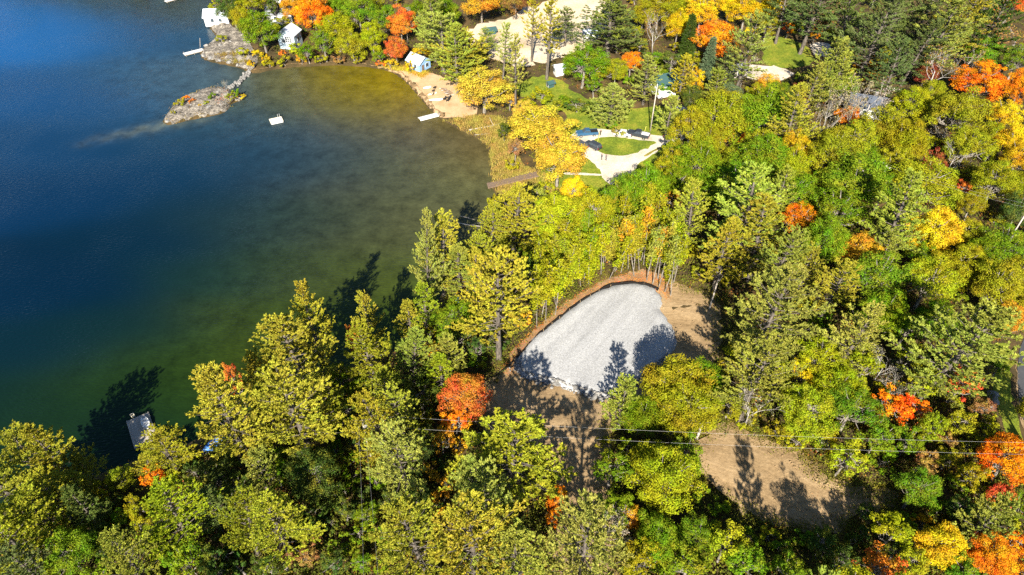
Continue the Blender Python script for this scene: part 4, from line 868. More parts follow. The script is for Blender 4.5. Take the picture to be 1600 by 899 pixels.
# stone causeway from the point to the island
cs = [onplane(a, b) for a, b in ((388, 112), (384, 120), (374, 128), (364, 135), (358, 140))]
root = empty('stone_causeway', (cs[2][0], cs[2][1], 0)); tag(root, 'narrow causeway of piled stones linking rock island to point', 'causeway')
line = rough(np.array(cs), .55, .1, 6, closed=False)
for p in line:
    for k in range(3):
        o = link('stone', ROCKS[int(rr.integers(0, 6))], root, (p[0] - cs[2][0] + rr.normal(0, .55), p[1] - cs[2][1] + rr.normal(0, .55), rr.uniform(.05, .35)), (rr.normal(0, .4), rr.normal(0, .4), rr.uniform(0, 6.28)))
        s = rr.uniform(.7, 1.3); o.scale = (s, s, s)
# rubble skirt at the pad's near edge
def rubble_region(r, m):
    e = pad[(pad[:, 1] < np.percentile(pad[:, 1], 35))]; q = e[r.integers(0, len(e), m)] + r.normal(0, .55, (m, 2)); return q[psd(pad, q) < .3]
q = np.concatenate([rubble_region(rr, 900)])[:700]
V = []; F = []; base_v = np.array([tuple(x.co) for x in ROCKS[0].vertices]); base_f = np.array([list(p.vertices) for p in ROCKS[0].polygons])
bm = bmesh.new(); bmesh.ops.create_icosphere(bm, subdivisions=1, radius=.5); base_v = np.array([tuple(x.co) for x in bm.verts]); base_f = np.array([[x.index for x in p.verts] for p in bm.faces]); bm.free()
zt_ = np.where(psd(pad, q) > -.1, PADZ, height(q) + .1)
for i, p in enumerate(q):
    s = rr.uniform(.18, .55); b_ = base_v * rr.uniform(.7, 1.2, (len(base_v), 3)) * s
    V.append(b_ + np.array([p[0], p[1], zt_[i] + s * .15])); F.append(base_f + i * len(base_v))
tag(link('rubble', npmesh('rubble', np.concatenate(V), np.concatenate(F), M['boulder'])), 'loose grey rubble along the near edge of the gravel pad', 'rubble', kind='stuff')

# ------------------------------------------------------------------ power poles and wires
def pole(gpx, gpy, H, label, arm_rz=0.0, trans=False, group='power poles', arms=True):
    g_ = ground(gpx, gpy); root = empty('power_pole', tuple(g_), arm_rz); tag(root, label, 'pole', group)
    MB().tube([(0, 0, -.3), (0, 0, H)], [.17, .11], 8).build('post', M['pole_wood'], root, smooth_=True)
    ends = []
    if arms:
        arm = MB().box((0, .13, H - .35), (2.2, .11, .13)).build('crossarm', M['pole_wood'], root)
        for dx in (-.95, .95):
            link('insulator', MB().tube([(dx, .13, H - .29), (dx, .13, H - .2), (dx, .13, H - .05)], [.05, .09, .05], 8).mesh('insulator', M['porcelain']), arm)
            ends.append((dx, .13, H - .05))
    else:
        link('insulator', MB().tube([(0, 0, H), (0, 0, H + .18)], [.06, .05], 8).mesh('insulator', M['porcelain']), root); ends.append((0, 0, H + .15))
    if trans:
        t_ = MB().tube([(.38, -.05, H - 2.1), (.38, -.05, H - 2.05), (.38, -.05, H - 1.1), (.38, -.05, H - 1.0)], [.25, .32, .32, .22], 12).build('transformer', M['steel'], root, smooth_=False)
        link('bushing', MB().tube([(.38, -.05, H - 1.0), (.38, -.05, H - .75)], [.07, .05], 8).mesh('bushing', M['porcelain']), t_)
    mw = Matrix.Translation(g_) @ Matrix.Rotation(arm_rz, 4, 'Z')
    return [np.array(mw @ Vector(e)) for e in ends]
def wire(a, b, sag, label, rad=.009):
    t = np.linspace(0, 1, 26); P_ = a[None] * (1 - t[:, None]) + b[None] * t[:, None]; P_[:, 2] -= sag * 4 * t * (1 - t)
    o = MB().tube(P_ - a, [rad] * 26, 4).build('power_wire', M['wire']); o.location = a; tag(o, label, 'wire', 'overhead wires')
e1 = pole(582, 722, 11.0, 'power pole with transformer half hidden among the lower left pines', 1.35, True)
e2 = pole(1680, 772, 11.0, 'power pole standing just beyond the right edge of view', 1.45)
wire(e1[1], e2[1], 1.2, 'upper of two long wires crossing above the dirt lot')
wire(e1[0], e2[0], 1.2, 'lower of two long wires crossing above the dirt lot')
e3 = pole(600, 1010, 10.5, 'power pole standing just below the bottom of view', .1)
wire(e1[0], e3[0], .8, 'left of two wires running down from the transformer pole')
wire(e1[1], e3[1], .8, 'right of two wires running down from the transformer pole')
e4 = pole(1566, 392, 11.0, 'power pole in the dark gap at the upper right edge', 1.9)
e5 = pole(1360, 318, 10.0, 'power pole buried in the upper right wood', 1.9)
wire(e4[0], e5[0], .6, 'lower wire running left from the upper right pole'); wire(e4[1], e5[1], .6, 'upper wire running left from the upper right pole')
pole(1016, 205, 13.0, 'tall bare pale utility pole on the lawn beyond the drive', 0, arms=False)
# thin yellow guy-wire guards near the drive
for px, py, L_, lab in ((1005, 212, 2.6, 'yellow guy guard leaning beside the tall utility pole'), (933, 224, 3.2, 'thin pale marker post by the blue pickup')):
    g_ = ground(px, py); o = MB().tube([(0, 0, -.1), (.45, .1, L_)], [.06, .05], 6).build('marker_post', simple('marker_yellow', (.6, .55, .12), .5)); o.location = g_; tag(o, lab, 'post')

# ------------------------------------------------------------------ vehicles
def vehicle(kind, px, py, rz, paint, label, bedcol=None, z=None):
    g_ = ground(px, py) if z is None else z
    root = empty({'pickup': 'pickup_truck', 'suv': 'parked_car', 'sedan': 'parked_car', 'van': 'parked_van'}[kind], (g_[0], g_[1], g_[2] + .08), rz)
    tag(root, label, 'truck' if kind == 'pickup' else 'van' if kind == 'van' else 'car', 'parked vehicles')
    pm = simple('paint', paint, .25, .0, .03, spec=.7)
    L_, Wd, zb = {'pickup': (5.7, 2.0, .62), 'suv': (4.7, 1.9, .5), 'sedan': (4.6, 1.8, .42), 'van': (5.4, 2.0, .5)}[kind]; h = L_ / 2
    if kind == 'pickup':
        prof = [(-h, zb), (-h, 1.12), (-h + .1, 1.18), (h - 1.55, 1.18), (h - .35, 1.10), (h - .05, .98), (h, .6), (h, zb - .1), (h - .3, zb - .15), (-h + .2, zb - .1)]
        cab = [(-.75, 1.18), (-.62, 1.82), (.45, 1.86), (1.28, 1.18)]
    elif kind == 'suv':
        prof = [(-h, .55), (-h, 1.05), (h - 1.3, 1.05), (h - .2, .92), (h, .75), (h, .4), (h - .3, .33), (-h + .2, .35)]
        cab = [(-h + .06, 1.05), (-h + .35, 1.68), (.55, 1.72), (1.3, 1.05)]
    elif kind == 'van':
        prof = [(-h, .5), (-h, 1.2), (h - .9, 1.2), (h - .1, 1.0), (h, .7), (h, .4), (-h + .2, .38)]
        cab = [(-h + .03, 1.2), (-h + .1, 2.1), (h - 1.8, 2.15), (h - .8, 1.2)]
    else:
        prof = [(-h, .5), (-h, .92), (h - 1.3, .90), (h - .2, .78), (h, .62), (h, .38), (h - .3, .3), (-h + .2, .32)]
        cab = [(-h + .7, .92), (-h + 1.35, 1.42), (.5, 1.45), (1.35, .90)]
    body = MB().prism(prof, -Wd / 2, Wd / 2, .06).build('body', pm, root, bevel=.05)
    MB().prism(cab, -Wd / 2 + .08, Wd / 2 - .08, .16).build('cab', pm, root, bevel=.04)
    # glazing, a little proud of the cab
    (x0, z0), (x1, z1), (x2, z2), (x3, z3) = cab
    def lerp(a, b, t): return (a[0] + (b[0] - a[0]) * t, a[1] + (b[1] - a[1]) * t)
    for sgn in (-1, 1):
        yb, yt = Wd / 2 - .08 + .012, Wd / 2 - .24 + .012
        for u0, u1 in ((.12, .48), (.54, .90)) if kind != 'van' else ((.62, .92),):
            b0, b1 = lerp(cab[0], cab[3], u0), lerp(cab[0], cab[3], u1); t0, t1 = lerp(cab[1], cab[2], u0), lerp(cab[1], cab[2], u1)
            q_ = []
            for (bx, bz), (tx, tz) in ((b0, t0), (b1, t1)):
                for s_ in (.14, .86): q_.append((bx + (tx - bx) * s_, sgn * (yb + (yt - yb) * s_), bz + (tz - bz) * s_))
            MB().add([q_[0], q_[2], q_[3], q_[1]], [(0, 1, 2, 3)]).build('side_window', M['glass'], root)
    for nm, A_, B_, off in (('windscreen', cab[3], cab[2], .015), ('rear_window', cab[0], cab[1], -.015)):
        q_ = []
        for s_ in (.1, .9):
            x_, z_ = lerp(A_, B_, s_); w_ = Wd / 2 - .08 - .16 * s_ - .08
            q_ += [(x_ + off, -w_, z_ + .012), (x_ + off, w_, z_ + .012)]
        MB().add([q_[0], q_[1], q_[3], q_[2]], [(0, 1, 2, 3)]).build(nm, M['glass'], root)
    if kind == 'pickup':
        MB().box((-1.78, 0, 1.20), (1.95, Wd - .34, .03)).build('bed', bedcol or M['trim'], root)
        for yy in (-Wd / 2 + .1, Wd / 2 - .1): MB().box((-1.78, yy, 1.22), (2.0, .14, .1)).build('bed_rail', pm, root)
    R_ = .40 if kind in ('pickup', 'van') else .34
    for x_ in (-h + L_ * .2, h - L_ * .19):
        for sgn in (-1, 1):
            y_ = sgn * (Wd / 2 - .07)
            w_ = MB().tube([(0, -.13, 0), (0, .13, 0)], [R_, R_], 16).build('wheel', M['tyre'], root); w_.location = (x_, y_, R_ - .08)
            link('rim', MB().tube([(0, sgn * .08, 0), (0, sgn * .15, 0)], [R_ * .62, R_ * .6], 12).mesh('rim', M['rim']), w_)
    zf = prof[4][1] - .18 if kind == 'pickup' else .7
    for sgn in (-1, 1):
        MB().box((h - .04, sgn * (Wd / 2 - .3), zf), (.1, .34, .16)).build('headlight', M['lamp_clear'], root)
        MB().box((-h + .01, sgn * (Wd / 2 - .16), .88), (.08, .18, .3)).build('tail_light', M['lamp_red'], root)
    MB().box((h, 0, .5), (.12, Wd - .2, .18)).build('bumper', M['chrome'] if kind == 'pickup' else M['trim'], root)
    MB().box((-h, 0, .52), (.12, Wd - .2, .16)).build('bumper', M['chrome'] if kind == 'pickup' else M['trim'], root)
    return root
vehicle('pickup', 917, 212, 3.14 + .12, (.03, .09, .17), 'dark blue pickup truck parked broadside at the top of the loop')
vehicle('suv', 926, 231, 2.35, (.035, .04, .05), 'black car parked at an angle on the loop, clear of the tree')
vehicle('suv', 905, 230, 2.30, (.06, .062, .066), 'dark car half hidden by the golden tree on the loop')
vehicle('pickup', 997, 214, 2.72, (.03, .035, .045), 'black pickup truck with white load on the drive', M['white'])
vehicle('sedan', 972, 212, 2.9, (.6, .6, .6), 'silver-white car mostly hidden behind the small conifer')
vehicle('sedan', 1050, 216, .5, (.03, .03, .035), 'dark car at the shaded mouth of the drive')
vehicle('sedan', 1071, 174, 2.6, (.012, .018, .035), 'black car alone on the lawn near the teal cottage')
vehicle('van', 1039, 152, .3, (.72, .72, .70), 'white van parked beside the teal cottage')

# ------------------------------------------------------------------ people
def skinmesh(name, P_, E_, R_, mat, root):
    me = bpy.data.meshes.new(name); me.from_pydata(P_, E_, []); me.materials.append(mat)
    o = link(name, me, root)
    o.modifiers.new('skin', 'SKIN'); o.modifiers.new('sub', 'SUBSURF').levels = 1; o.modifiers['sub'].render_levels = 1
    for i, r_ in enumerate(R_): me.skin_vertices[0].data[i].radius = (r_, r_)
    me.skin_vertices[0].data[0].use_root = True
    return o
def person(px, py, rz, top, legs, label, step=.12):
    g_ = ground(px, py); root = empty('person', (g_[0], g_[1], g_[2] + .08), rz); tag(root, label, 'person', 'people on the gravel drive')
    J = [(0, 0, .98), (0, 0, 1.2), (0, 0, 1.42), (0, .01, 1.53), (0, .03, 1.64), (0, .03, 1.74),
         (.19, 0, 1.42), (.25, .02, 1.15), (.24, .1, .92), (-.19, 0, 1.42), (-.25, -.03, 1.15), (-.24, .04, .92),
         (.10, 0, .93), (.11, step * .5, .50), (.11, step * .3, .09), (.11, step * .3 + .16, .04), (-.10, 0, .93), (-.11, -step * .2, .50), (-.11, -step, .09), (-.11, -step + .16, .04)]
    E = [(0, 1), (1, 2), (2, 3), (3, 4), (4, 5), (2, 6), (6, 7), (7, 8), (2, 9), (9, 10), (10, 11), (0, 12), (12, 13), (13, 14), (14, 15), (0, 16), (16, 17), (17, 18), (18, 19)]
    Rd = [.13, .12, .12, .055, .095, .075, .065, .05, .035, .065, .05, .035, .085, .06, .045, .035, .085, .06, .045, .035]
    for s_ in (8, 11):      # hands: palm and five fingers
        b = np.array(J[s_]); J.append(tuple(b + (0, .01, -.06))); Rd.append(.03); E.append((s_, len(J) - 1)); pk = len(J) - 1
        for q_, (dx, dl) in enumerate(((-.03, .07), (-.012, .085), (.008, .08), (.028, .065))):
            J.append(tuple(b + (dx, .02, -.06 - dl))); Rd.append(.009); E.append((pk, len(J) - 1))
        J.append(tuple(b + (.0, .055, -.08))); Rd.append(.01); E.append((pk, len(J) - 1))
    skinmesh('body', J, E, Rd, M['skin'], root)
    tm = simple('jacket_cloth', top, .85); lm = simple('trouser_cloth', legs, .85)
    skinmesh('jacket', [J[i] for i in (0, 1, 2, 6, 7, 9, 10)] + [tuple(np.array(J[8]) * .85 + np.array(J[7]) * .15), tuple(np.array(J[11]) * .85 + np.array(J[10]) * .15)], [(0, 1), (1, 2), (2, 3), (3, 4), (4, 7), (2, 5), (5, 6), (6, 8)], [.16, .155, .15, .085, .07, .085, .07, .055, .055], tm, root)
    skinmesh('trousers', [J[i] for i in (0, 12, 13, 14, 16, 17, 18)], [(0, 1), (1, 2), (2, 3), (0, 4), (4, 5), (5, 6)], [.145, .105, .08, .065, .105, .08, .065], lm, root)
    skinmesh('hair', [(0, .0, 1.66), (0, .0, 1.76)], [(0, 1)], [.10, .085], simple('dark_hair', (.03, .02, .015), .8), root)
    for a_ in (14, 18): link('shoe', MB().box((J[a_][0], J[a_][1] + .06, .04), (.1, .28, .09)).mesh('shoe', M['trim'], bevel=.02), root)
person(940, 250, 1.2, (.05, .055, .07), (.03, .035, .05), 'person in dark jacket standing on the gravel below the black car')
person(947, 251, -2.0, (.16, .15, .14), (.05, .05, .06), 'person in grey top facing the other walker on the gravel', .2)
person(938, 212, .4, (.06, .05, .05), (.03, .03, .03), 'person in dark clothes at the tail of the blue pickup')

# ------------------------------------------------------------------ docks, raft, boats
def deck(root, x0, x1, y0, y1, z, mat, along='x', pw=.16, gap=.025):
    n = int(((y1 - y0) if along == 'x' else (x1 - x0)) / (pw + gap)); rr_ = np.random.default_rng(5)
    me = MB().box((0, 0, 0), ((x1 - x0, pw, .05) if along == 'x' else (pw, y1 - y0, .05))).mesh('plank', mat)
    for i in range(n):
        c = (pw + gap) * (i + .5)
        link('plank', me, root, ((x0 + x1) / 2, y0 + c, z + rr_.normal(0, .006)) if along == 'x' else (x0 + c, (y0 + y1) / 2, z + rr_.normal(0, .006)), (0, 0, rr_.normal(0, .004)))
def hull(name, L_, B_, D_, mat, parent=None, upturned=False, n=9):
    v = []; f = []
    for i in range(n):
        t = i / (n - 1) * 2 - 1; w_ = B_ / 2 * (1 - abs(t) ** 2.4); w_ = max(w_, .02); zk = D_ * .25 * abs(t) ** 3
        v += [(t * L_ / 2, -w_, D_ + zk * .4), (t * L_ / 2, -w_ * .72, D_ * .35 + zk * .5), (t * L_ / 2, 0, zk), (t * L_ / 2, w_ * .72, D_ * .35 + zk * .5), (t * L_ / 2, w_, D_ + zk * .4)]
    for i in range(n - 1):
        for k in range(4): f.append((i * 5 + k, (i + 1) * 5 + k, (i + 1) * 5 + k + 1, i * 5 + k + 1))
    if upturned: v = [(a, b, D_ * 1.15 - c) for a, b, c in v]
    o = MB().add(v, f).build(name, mat, parent, smooth_=True); md = o.modifiers.new('thick', 'SOLIDIFY'); md.thickness = .03; return o
# square dock beside the pines
a, b, c_ = onplane(197, 658, .45), onplane(232, 643, .45), onplane(206, 689, .45)
ux = (b - a) / np.linalg.norm(b - a); Ld = np.linalg.norm(b - a); Wd_ = np.linalg.norm(c_ - a) * 1.4; rz = math.atan2(ux[1], ux[0])
root = empty('square_dock', (a[0], a[1], 0), rz); tag(root, 'weathered square plank dock among pines with white rowboat on it', 'dock')
deck(root, 0, Ld, -Wd_, 0, .42, M['wood'])
for x_ in (.08, Ld - .08): MB().box((x_, -Wd_ / 2, .33), (.12, Wd_, .12)).build('beam', M['wood'], root)
for x_ in (.1, Ld - .1):
    for y_ in (-.1, -Wd_ / 2, -Wd_ + .2): MB().tube([(x_, y_, -2), (x_, y_, .5)], [.07, .07], 8).build('post', M['wood'], root)
ld = MB(); ld.tube([(Ld * .26, .1, 1.15), (Ld * .26, .55, .95), (Ld * .26, .6, -.6)], [.045] * 3, 6); lad = ld.build('ladder', M['cream'], root)
ld = MB(); ld.tube([(Ld * .40, .1, 1.15), (Ld * .40, .55, .95), (Ld * .40, .6, -.6)], [.045] * 3, 6); link('ladder_rail', ld.mesh('ladder_rail', M['cream']), lad)
for zz_ in (.9, .45, .1, -.3): link('rung', MB().box((Ld * .33, .58, zz_), (Ld * .14, .09, .06)).mesh('rung', M['cream']), lad)
bo = empty('rowboat', (*onplane(228, 662, .5), .46), rz + 1.62); tag(bo, 'white rowboat lying on the square dock', 'boat')
hull('hull', 3.3, 1.25, .42, M['white'], bo)
for x_ in (-.8, .1, .9): MB().box((x_, 0, .34), (.26, 1.0, .04)).build('thwart', M['white'], bo)
# swim raft
rp = onplane(432, 190); root = empty('swim_raft', (rp[0], rp[1], 0), .45); tag(root, 'cream floating swim raft alone in the bay', 'raft')
deck(root, -1.7, 1.7, -1.5, 1.5, .42, M['cream'], pw=.24)
for yy in (-1.1, 0, 1.1): MB().tube([(-1.6, yy, .12), (1.6, yy, .12)], [.24, .24], 10).build('float', M['white'], root)
lad = MB().tube([(1.3, 1.4, .4), (1.3, 1.4, 1.3), (1.3, 1.62, 1.3), (1.3, 1.62, -.5)], [.05] * 4, 6).build('ladder', M['steel'], root)
link('ladder_rail', MB().tube([(.8, 1.4, .4), (.8, 1.4, 1.3), (.8, 1.62, 1.3), (.8, 1.62, -.5)], [.05] * 4, 6).mesh('ladder_rail', M['steel']), lad)
def jetty(name, p0, p1, w_, mat, label, z=.5, posts=True, fascia=None, plw=.3, rise=0.0):
    a_ = onplane(*p0, z); b_ = onplane(*p1, z + rise); L2_ = np.linalg.norm(b_ - a_); rz_ = math.atan2(b_[1] - a_[1], b_[0] - a_[0])
    root_ = empty(name, (a_[0], a_[1], 0), rz_); tag(root_, label, 'dock')
    root_.rotation_euler[1] = -math.atan2(rise, L2_)
    deck(root_, 0, L2_, -w_ / 2, w_ / 2, z, mat, along='y', pw=plw)
    for s_ in (-1, 1): MB().box((L2_ / 2, s_ * (w_ / 2 + .03), z - .14), (L2_, .06, .24)).build('edge_beam', fascia or mat, root_)
    if posts:
        for x_ in np.arange(.4, L2_, 2.6):
            for s_ in (-1, 1): MB().tube([(x_, s_ * (w_ / 2 + .1), -1.5), (x_, s_ * (w_ / 2 + .1), z + .3)], [.06, .06], 7).build('post', fascia or mat, root_)
    return root_
jetty('jetty', (287, 85), (318, 77), 1.9, M['white'], 'pale straight jetty reaching out from the rocky point', .55, True, M['wood'])
jetty('floating_dock', (655, 186), (684, 178.5), 1.7, M['white'], 'white floating dock at the right end of the beach', .4, False)
jetty('gangway', (684, 178.5), (703, 174.5), .9, M['wood'], 'narrow wooden gangway between white floating dock and beach', .5, False)
jetty('boardwalk', (762, 290), (842, 271), 1.9, M['brownwood'], 'brown plank boardwalk running from the marsh into the lake', .6, True, None, .3, 1.9)
jetty('lake_dock', (258, 2.5), (288, -6), 1.6, M['white'], 'pale dock cut by the top edge of the picture', .5, True, M['wood'])
o = MB().tube([(0, 0, .6), (.6, .4, 3.4)], [.09, .07], 6).build('leaning_plank', M['wood']); o.location = (*onplane(313, 74, .5), 0); tag(o, 'grey plank standing upright where the jetty meets rock', 'plank')
# boats and beach things
def upturned(name, px, py, rz_, L_, B_, mat, label, cat='boat'):
    g_ = ground(px, py); r_ = empty(name, (g_[0], g_[1], g_[2] + .07), rz_); tag(r_, label, cat, 'boats on the beach'); hull('hull', L_, B_, .38, mat, r_, True)
    MB().box((0, 0, .43), (L_ * .8, .05, .05)).build('keel', mat, r_)
upturned('canoe', 683, 157, .15, 4.6, .95, M['white'], 'long white upturned canoe lying on the beach sand')
upturned('kayak', 676, 148, .5, 3.0, .7, M['cream'], 'cream upturned kayak above the white canoe on the beach')
upturned('rowboat', 668, 138, .4, 2.6, 1.0, M['white'], 'small white upturned rowboat at the left of the beach')
def chair(px, py, rz_, mat, label):
    g_ = ground(px, py); r_ = empty('beach_chair', (g_[0], g_[1], g_[2] + .06), rz_); tag(r_, label, 'chair', 'chairs on the beach')
    MB().box((0, .0, .36), (.6, .6, .05)).build('seat', mat, r_)
    MB().add([(-.3, -.3, .36), (.3, -.3, .36), (.3, -.65, 1.05), (-.3, -.65, 1.05), (-.3, -.36, .36), (.3, -.36, .36), (.3, -.71, 1.05), (-.3, -.71, 1.05)], [(0, 1, 2, 3), (4, 7, 6, 5), (0, 3, 7, 4), (1, 5, 6, 2), (3, 2, 6, 7), (0, 4, 5, 1)]).build('backrest', mat, r_)
    for sx in (-.28, .28):
        MB().box((sx, 0, .58), (.1, .7, .04)).build('armrest', mat, r_)
        for sy in (-.28, .28): MB().box((sx, sy, .28), (.06, .06, .56)).build('leg', mat, r_)
for i, (x, y, rz_) in enumerate(((679, 139, 1.0), (677, 144, 1.2), (676, 149, .8), (694, 157, 2.2), (699, 159, 1.9), (701, 155, 2.0))):
    chair(x, y, rz_, M['trim'] if i != 2 else M['brownwood'], ['uppermost of three dark chairs facing the lake', 'middle of three dark chairs facing the lake', 'brown lowest of three chairs facing the lake', 'left of three dark chairs around the beach fire ring', 'lowest of three dark chairs around the beach fire ring', 'upper right of three dark chairs around the beach fire ring'][i])
rt = empty('log_pile', tuple(ground(698, 145))); tag(rt, 'dark pile of rocks and logs along the back of the beach', 'log pile')
for k in range(9):
    link('log', MB().tube([(-.9, 0, 0), (.9, .1, 0)], [.16, .14], 7).mesh('log', M['brownwood'] if k % 2 else M['log']), rt, (k * .35 - 1.4 + rr.normal(0, .15), -k * .5 + 2.0, .25 + .2 * (k % 2)), (0, 0, rr.uniform(-.5, .9)))
# driftwood and fallen stems
def fallen(px0, py0, px1, py1, r0, label, name='driftwood_log', z=.15, twigs=4, mat='log', z1=None):
    a_ = ground(px0, py0); b_ = ground(px1, py1); b_[2] += (z1 or 0); v_ = b_ - a_; rt_ = empty(name, tuple(a_ + np.array([0, 0, z]))); tag(rt_, label, 'log')
    if a_[2] < 0: rt_.location[2] = z
    v_[2] = max(v_[2], -.2)
    MB().tube([(0, 0, 0), tuple(v_ * .5 + rr.normal(0, .12, 3) * (1, 1, .3)), tuple(v_)], [r0, r0 * .8, r0 * .35], 7).build('stem', M[mat], rt_, smooth_=True)
    for k in range(twigs):
        s_ = rr.uniform(.4, .95); d_ = unit(v_ + rr.normal(0, .6, 3) * np.linalg.norm(v_)); L3 = np.linalg.norm(v_) * rr.uniform(.15, .35); d_[2] = abs(d_[2])
        MB().tube([tuple(v_ * s_), tuple(v_ * s_ + d_ * L3)], [r0 * .4, r0 * .12], 5).build('branch', M[mat], rt_)
fallen(716, 361, 752, 367, .16, 'pale driftwood log at the waterline below the boardwalk')
fallen(720, 352, 742, 358, .10, 'thin driftwood stick just above the larger shore log', twigs=2)
fallen(733, 205, 776, 196, .22, 'long pale driftwood log at the marsh edge')
fallen(742, 213, 765, 210, .12, 'short driftwood stick below the long marsh log', twigs=2)
fallen(450, 895, 440, 862, .28, 'fallen grey trunk on russet floor at the bottom edge', 'fallen_trunk', .6)
fallen(388, 905, 352, 872, .15, 'dead grey trunk with bare twigs in the lower left wood', 'fallen_trunk', 1.2, 8, 'bark')
fallen(1088, 688, 1102, 648, .22, 'pale broken trunk leaning at the corner of the dirt lot', 'dead_tree', .2, 3, 'log', 4.5)
fallen(1108, 485, 1125, 430, .16, 'bare leaning pole trunk in the shade right of the pad', 'dead_tree', .2, 2, 'log', 6)
# blue tarped boats glimpsed through the shore pines
for px, py, lab in ((724, 468, 'blue tarp-covered boat glimpsed behind the golden pine'), (338, 697, 'blue tarp-covered boat glimpsed through pines near the square dock')):
    g_ = ground(px, py); r_ = empty('covered_boat', (g_[0], g_[1], max(g_[2], .1)), .9); tag(r_, lab, 'boat', 'tarp-covered boats')
    hull('hull', 4.6, 1.8, .7, M['white'], r_); o = hull('tarp', 4.8, 1.95, .7, M['tarp'], r_, True); o.location = (0, 0, .55)

# ------------------------------------------------------------------ buildings
def house(name, px, py, L_, W_, hw, rise, rz_, wall, roof, label, wins=2, cat='house', over=.4, door=True, chim=False):
    g_ = ground(px, py); r_ = empty(name, tuple(g_), rz_); tag(r_, label, cat)
    w_ = MB(); w_.prism([(-W_ / 2, -.6), (W_ / 2, -.6), (W_ / 2, hw), (0, hw + rise), (-W_ / 2, hw)], -L_ / 2, L_ / 2)
    # ridge along local x: rotate profile
    w_.v = [(y_, x_, z_) for x_, y_, z_ in w_.v]; w_.build('wall', wall, r_)
    k = rise / (W_ / 2)
    rf = None
    for s_ in (-1, 1):
        y1 = s_ * (W_ / 2 + over); z1 = hw - k * over
        v = [(-L_ / 2 - over, 0, hw + rise + .03), (L_ / 2 + over, 0, hw + rise + .03), (L_ / 2 + over, y1, z1 + .03), (-L_ / 2 - over, y1, z1 + .03)]
        v += [(a_, b_, c2 + .14) for a_, b_, c2 in v]
        o = MB().add(v, [(0, 1, 2, 3), (4, 7, 6, 5), (0, 4, 5, 1), (1, 5, 6, 2), (2, 6, 7, 3), (3, 7, 4, 0)]).build('roof', roof, r_)
        rf = rf or o
    if chim: link('chimney', MB().box((L_ * .2, .5, hw + rise + .4), (.7, .7, 1.6)).mesh('chimney', M['boulder']), rf)
    def win(x_, y_, z_, w2, h2, axis_):
        o = (MB().box((0, 0, 0), (w2 + .2, .08, h2 + .2)) if axis_ == 'y' else MB().box((0, 0, 0), (.08, w2 + .2, h2 + .2))).build('window', M['white'], r_); o.location = (x_, y_, z_)
        link('pane', (MB().box((0, 0, 0), (w2, .12, h2)) if axis_ == 'y' else MB().box((0, 0, 0), (.12, w2, h2))).mesh('pane', M['glass']), o)
    for i in range(wins):
        x_ = -L_ / 2 + L_ * (i + 1) / (wins + 1)
        for s_ in (-1, 1): win(x_, s_ * (W_ / 2 + .01), hw * .58, 1.0, 1.1, 'y')
    for s_ in (-1, 1): win(s_ * (L_ / 2 + .01), W_ * .18, hw * .58, 1.1, 1.1, 'x')
    if door:
        d_ = MB().box((L_ / 2 + .02, -W_ * .2, 1.0), (.08, .95, 2.0)).build('door', M['brownwood'], r_)
        link('handle', MB().box((L_ / 2 + .08, -W_ * .2 + .35, 1.0), (.06, .06, .14)).mesh('handle', M['steel']), d_)
    return r_, g_
house('boathouse', 343, 33, 8, 6.5, 2.6, 1.6, .1, M['white'], M['white_roof'], 'white boathouse with pale metal roof on the tip of the point', 2, 'boathouse')
h1, _ = house('cottage', 456, 72, 5, 5.6, 4.6, 1.8, 1.35, M['paleblue'], M['white_roof'], 'pale blue two-storey cottage with grid window above the bay', 1)
win_ = empty('x'); bpy.data.objects.remove(win_)
gw = MB().box((-2.54, -.8, 3.2), (.06, 2.3, 2.1)).build('window', M['white'], h1)
for i in range(3):
    for j in range(3): link('pane', MB().box((-2.59, -.8 + (i - 1) * .7, 3.2 + (j - 1) * .65), (.06, .55, .5)).mesh('pane', M['glass']), gw)
house('cottage', 440, 30, 8, 7, 3.0, 2.0, .15, M['white'], M['grey_roof'], 'white cottage with dark grey roof behind the green tree', 2, chim=True)
house('cottage', 452, 5, 10, 7, 3.0, 2.0, .1, M['white'], M['grey_roof'], 'white cottage cut by the top edge of the picture', 2)
house('cottage', 655, 106, 5.5, 4.6, 2.6, 1.5, -.7, M['blue_wall'], M['paleblue'], 'small pale blue cottage with pale roof at the left of the beach', 2)
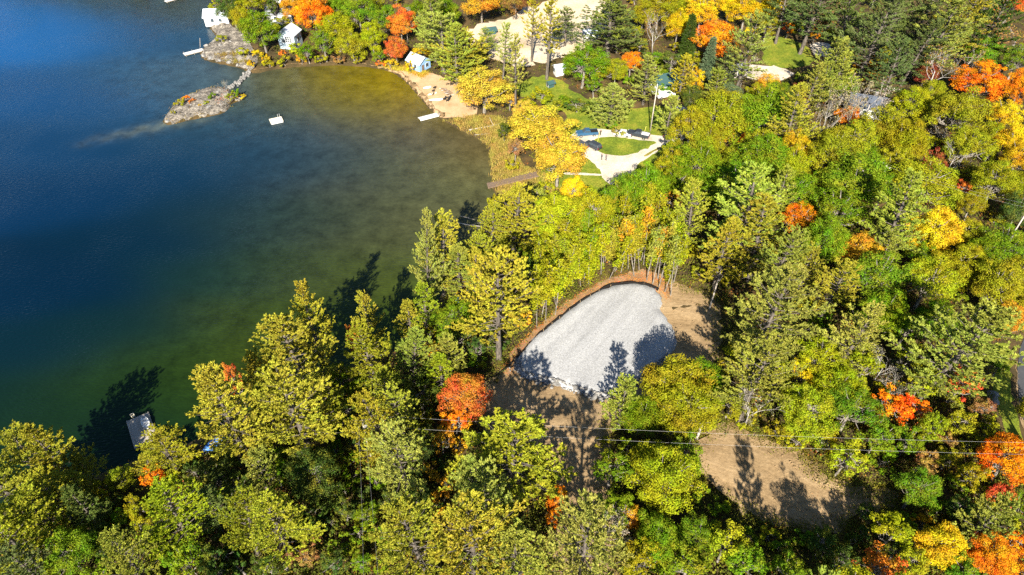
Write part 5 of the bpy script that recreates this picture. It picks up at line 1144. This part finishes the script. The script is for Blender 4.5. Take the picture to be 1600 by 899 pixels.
house('shed', 873, 116, 2.6, 2.4, 2.3, .7, .3, M['white'], M['white_roof'], 'little white shed on the lawn beside the green tree', 0, 'shed')
house('shed', 860, 136, 1.7, 1.4, 1.4, .4, .5, M['teal'], M['teal'], 'tiny teal shed at the end of the garden path', 0, 'shed')
house('shed', 765, 54, 3.8, 2.6, 1.6, .7, .3, M['teal'], M['teal'], 'teal tarpaulin shelter at the edge of the quarry sand', 0, 'shelter')
house('cottage', 1034, 140, 7, 6, 2.8, 1.8, .4, M['white'], M['teal'], 'small white cottage with teal roof behind the tall pole', 2)
house('house', 1348, 176, 8, 6, 2.8, 2.0, -.35, M['white'], M['bluegrey_roof'], 'house with blue-grey roof behind bare trees in the wood', 3, chim=True)
house('shed', 1150, 118, 4, 3, 2.4, 1.0, .2, M['wood'], M['grey_roof'], 'small grey shed under pines beside the gravel lot', 1, 'shed')
house('shed', 920, 62, 4.0, 3.0, 2.6, .8, .2, M['white'], M['white_roof'], 'white hut among conifers right of the quarry', 1, 'shed')
# round tank behind the cottage
g_ = ground(437, 48); r_ = empty('water_tank', tuple(g_)); tag(r_, 'dark round tank between the white and blue cottages', 'tank')
MB().tube([(0, 0, 0), (0, 0, 2.2)], [1.7, 1.7], 20).build('wall', M['bluegrey_roof'], r_); MB().tube([(0, 0, 2.2), (0, 0, 2.5), (0, 0, 2.8)], [1.75, 1.2, .1], 20).build('lid', M['grey_roof'], r_)

# clods and stones on the bare ground
q = np.concatenate([in_poly(LOTR)(rr, 900)[:330], in_poly(DIRT)(rr, 900)[:260]]); q = q[psd(pad, q) < -.8]; V = []; F = []; zq = look('z', q)
for i, p in enumerate(q):
    s = rr.uniform(.12, .38); V.append(base_v * rr.uniform(.6, 1.2, (len(base_v), 3)) * s + np.array([p[0], p[1], zq[i] + .05 + s * .1])); F.append(base_f + i * len(base_v))
tag(link('soil_clods', npmesh('soil_clods', np.concatenate(V), np.concatenate(F), M['dirt'])), 'brown clods and stones strewn over the bare clearings', 'soil', kind='stuff')
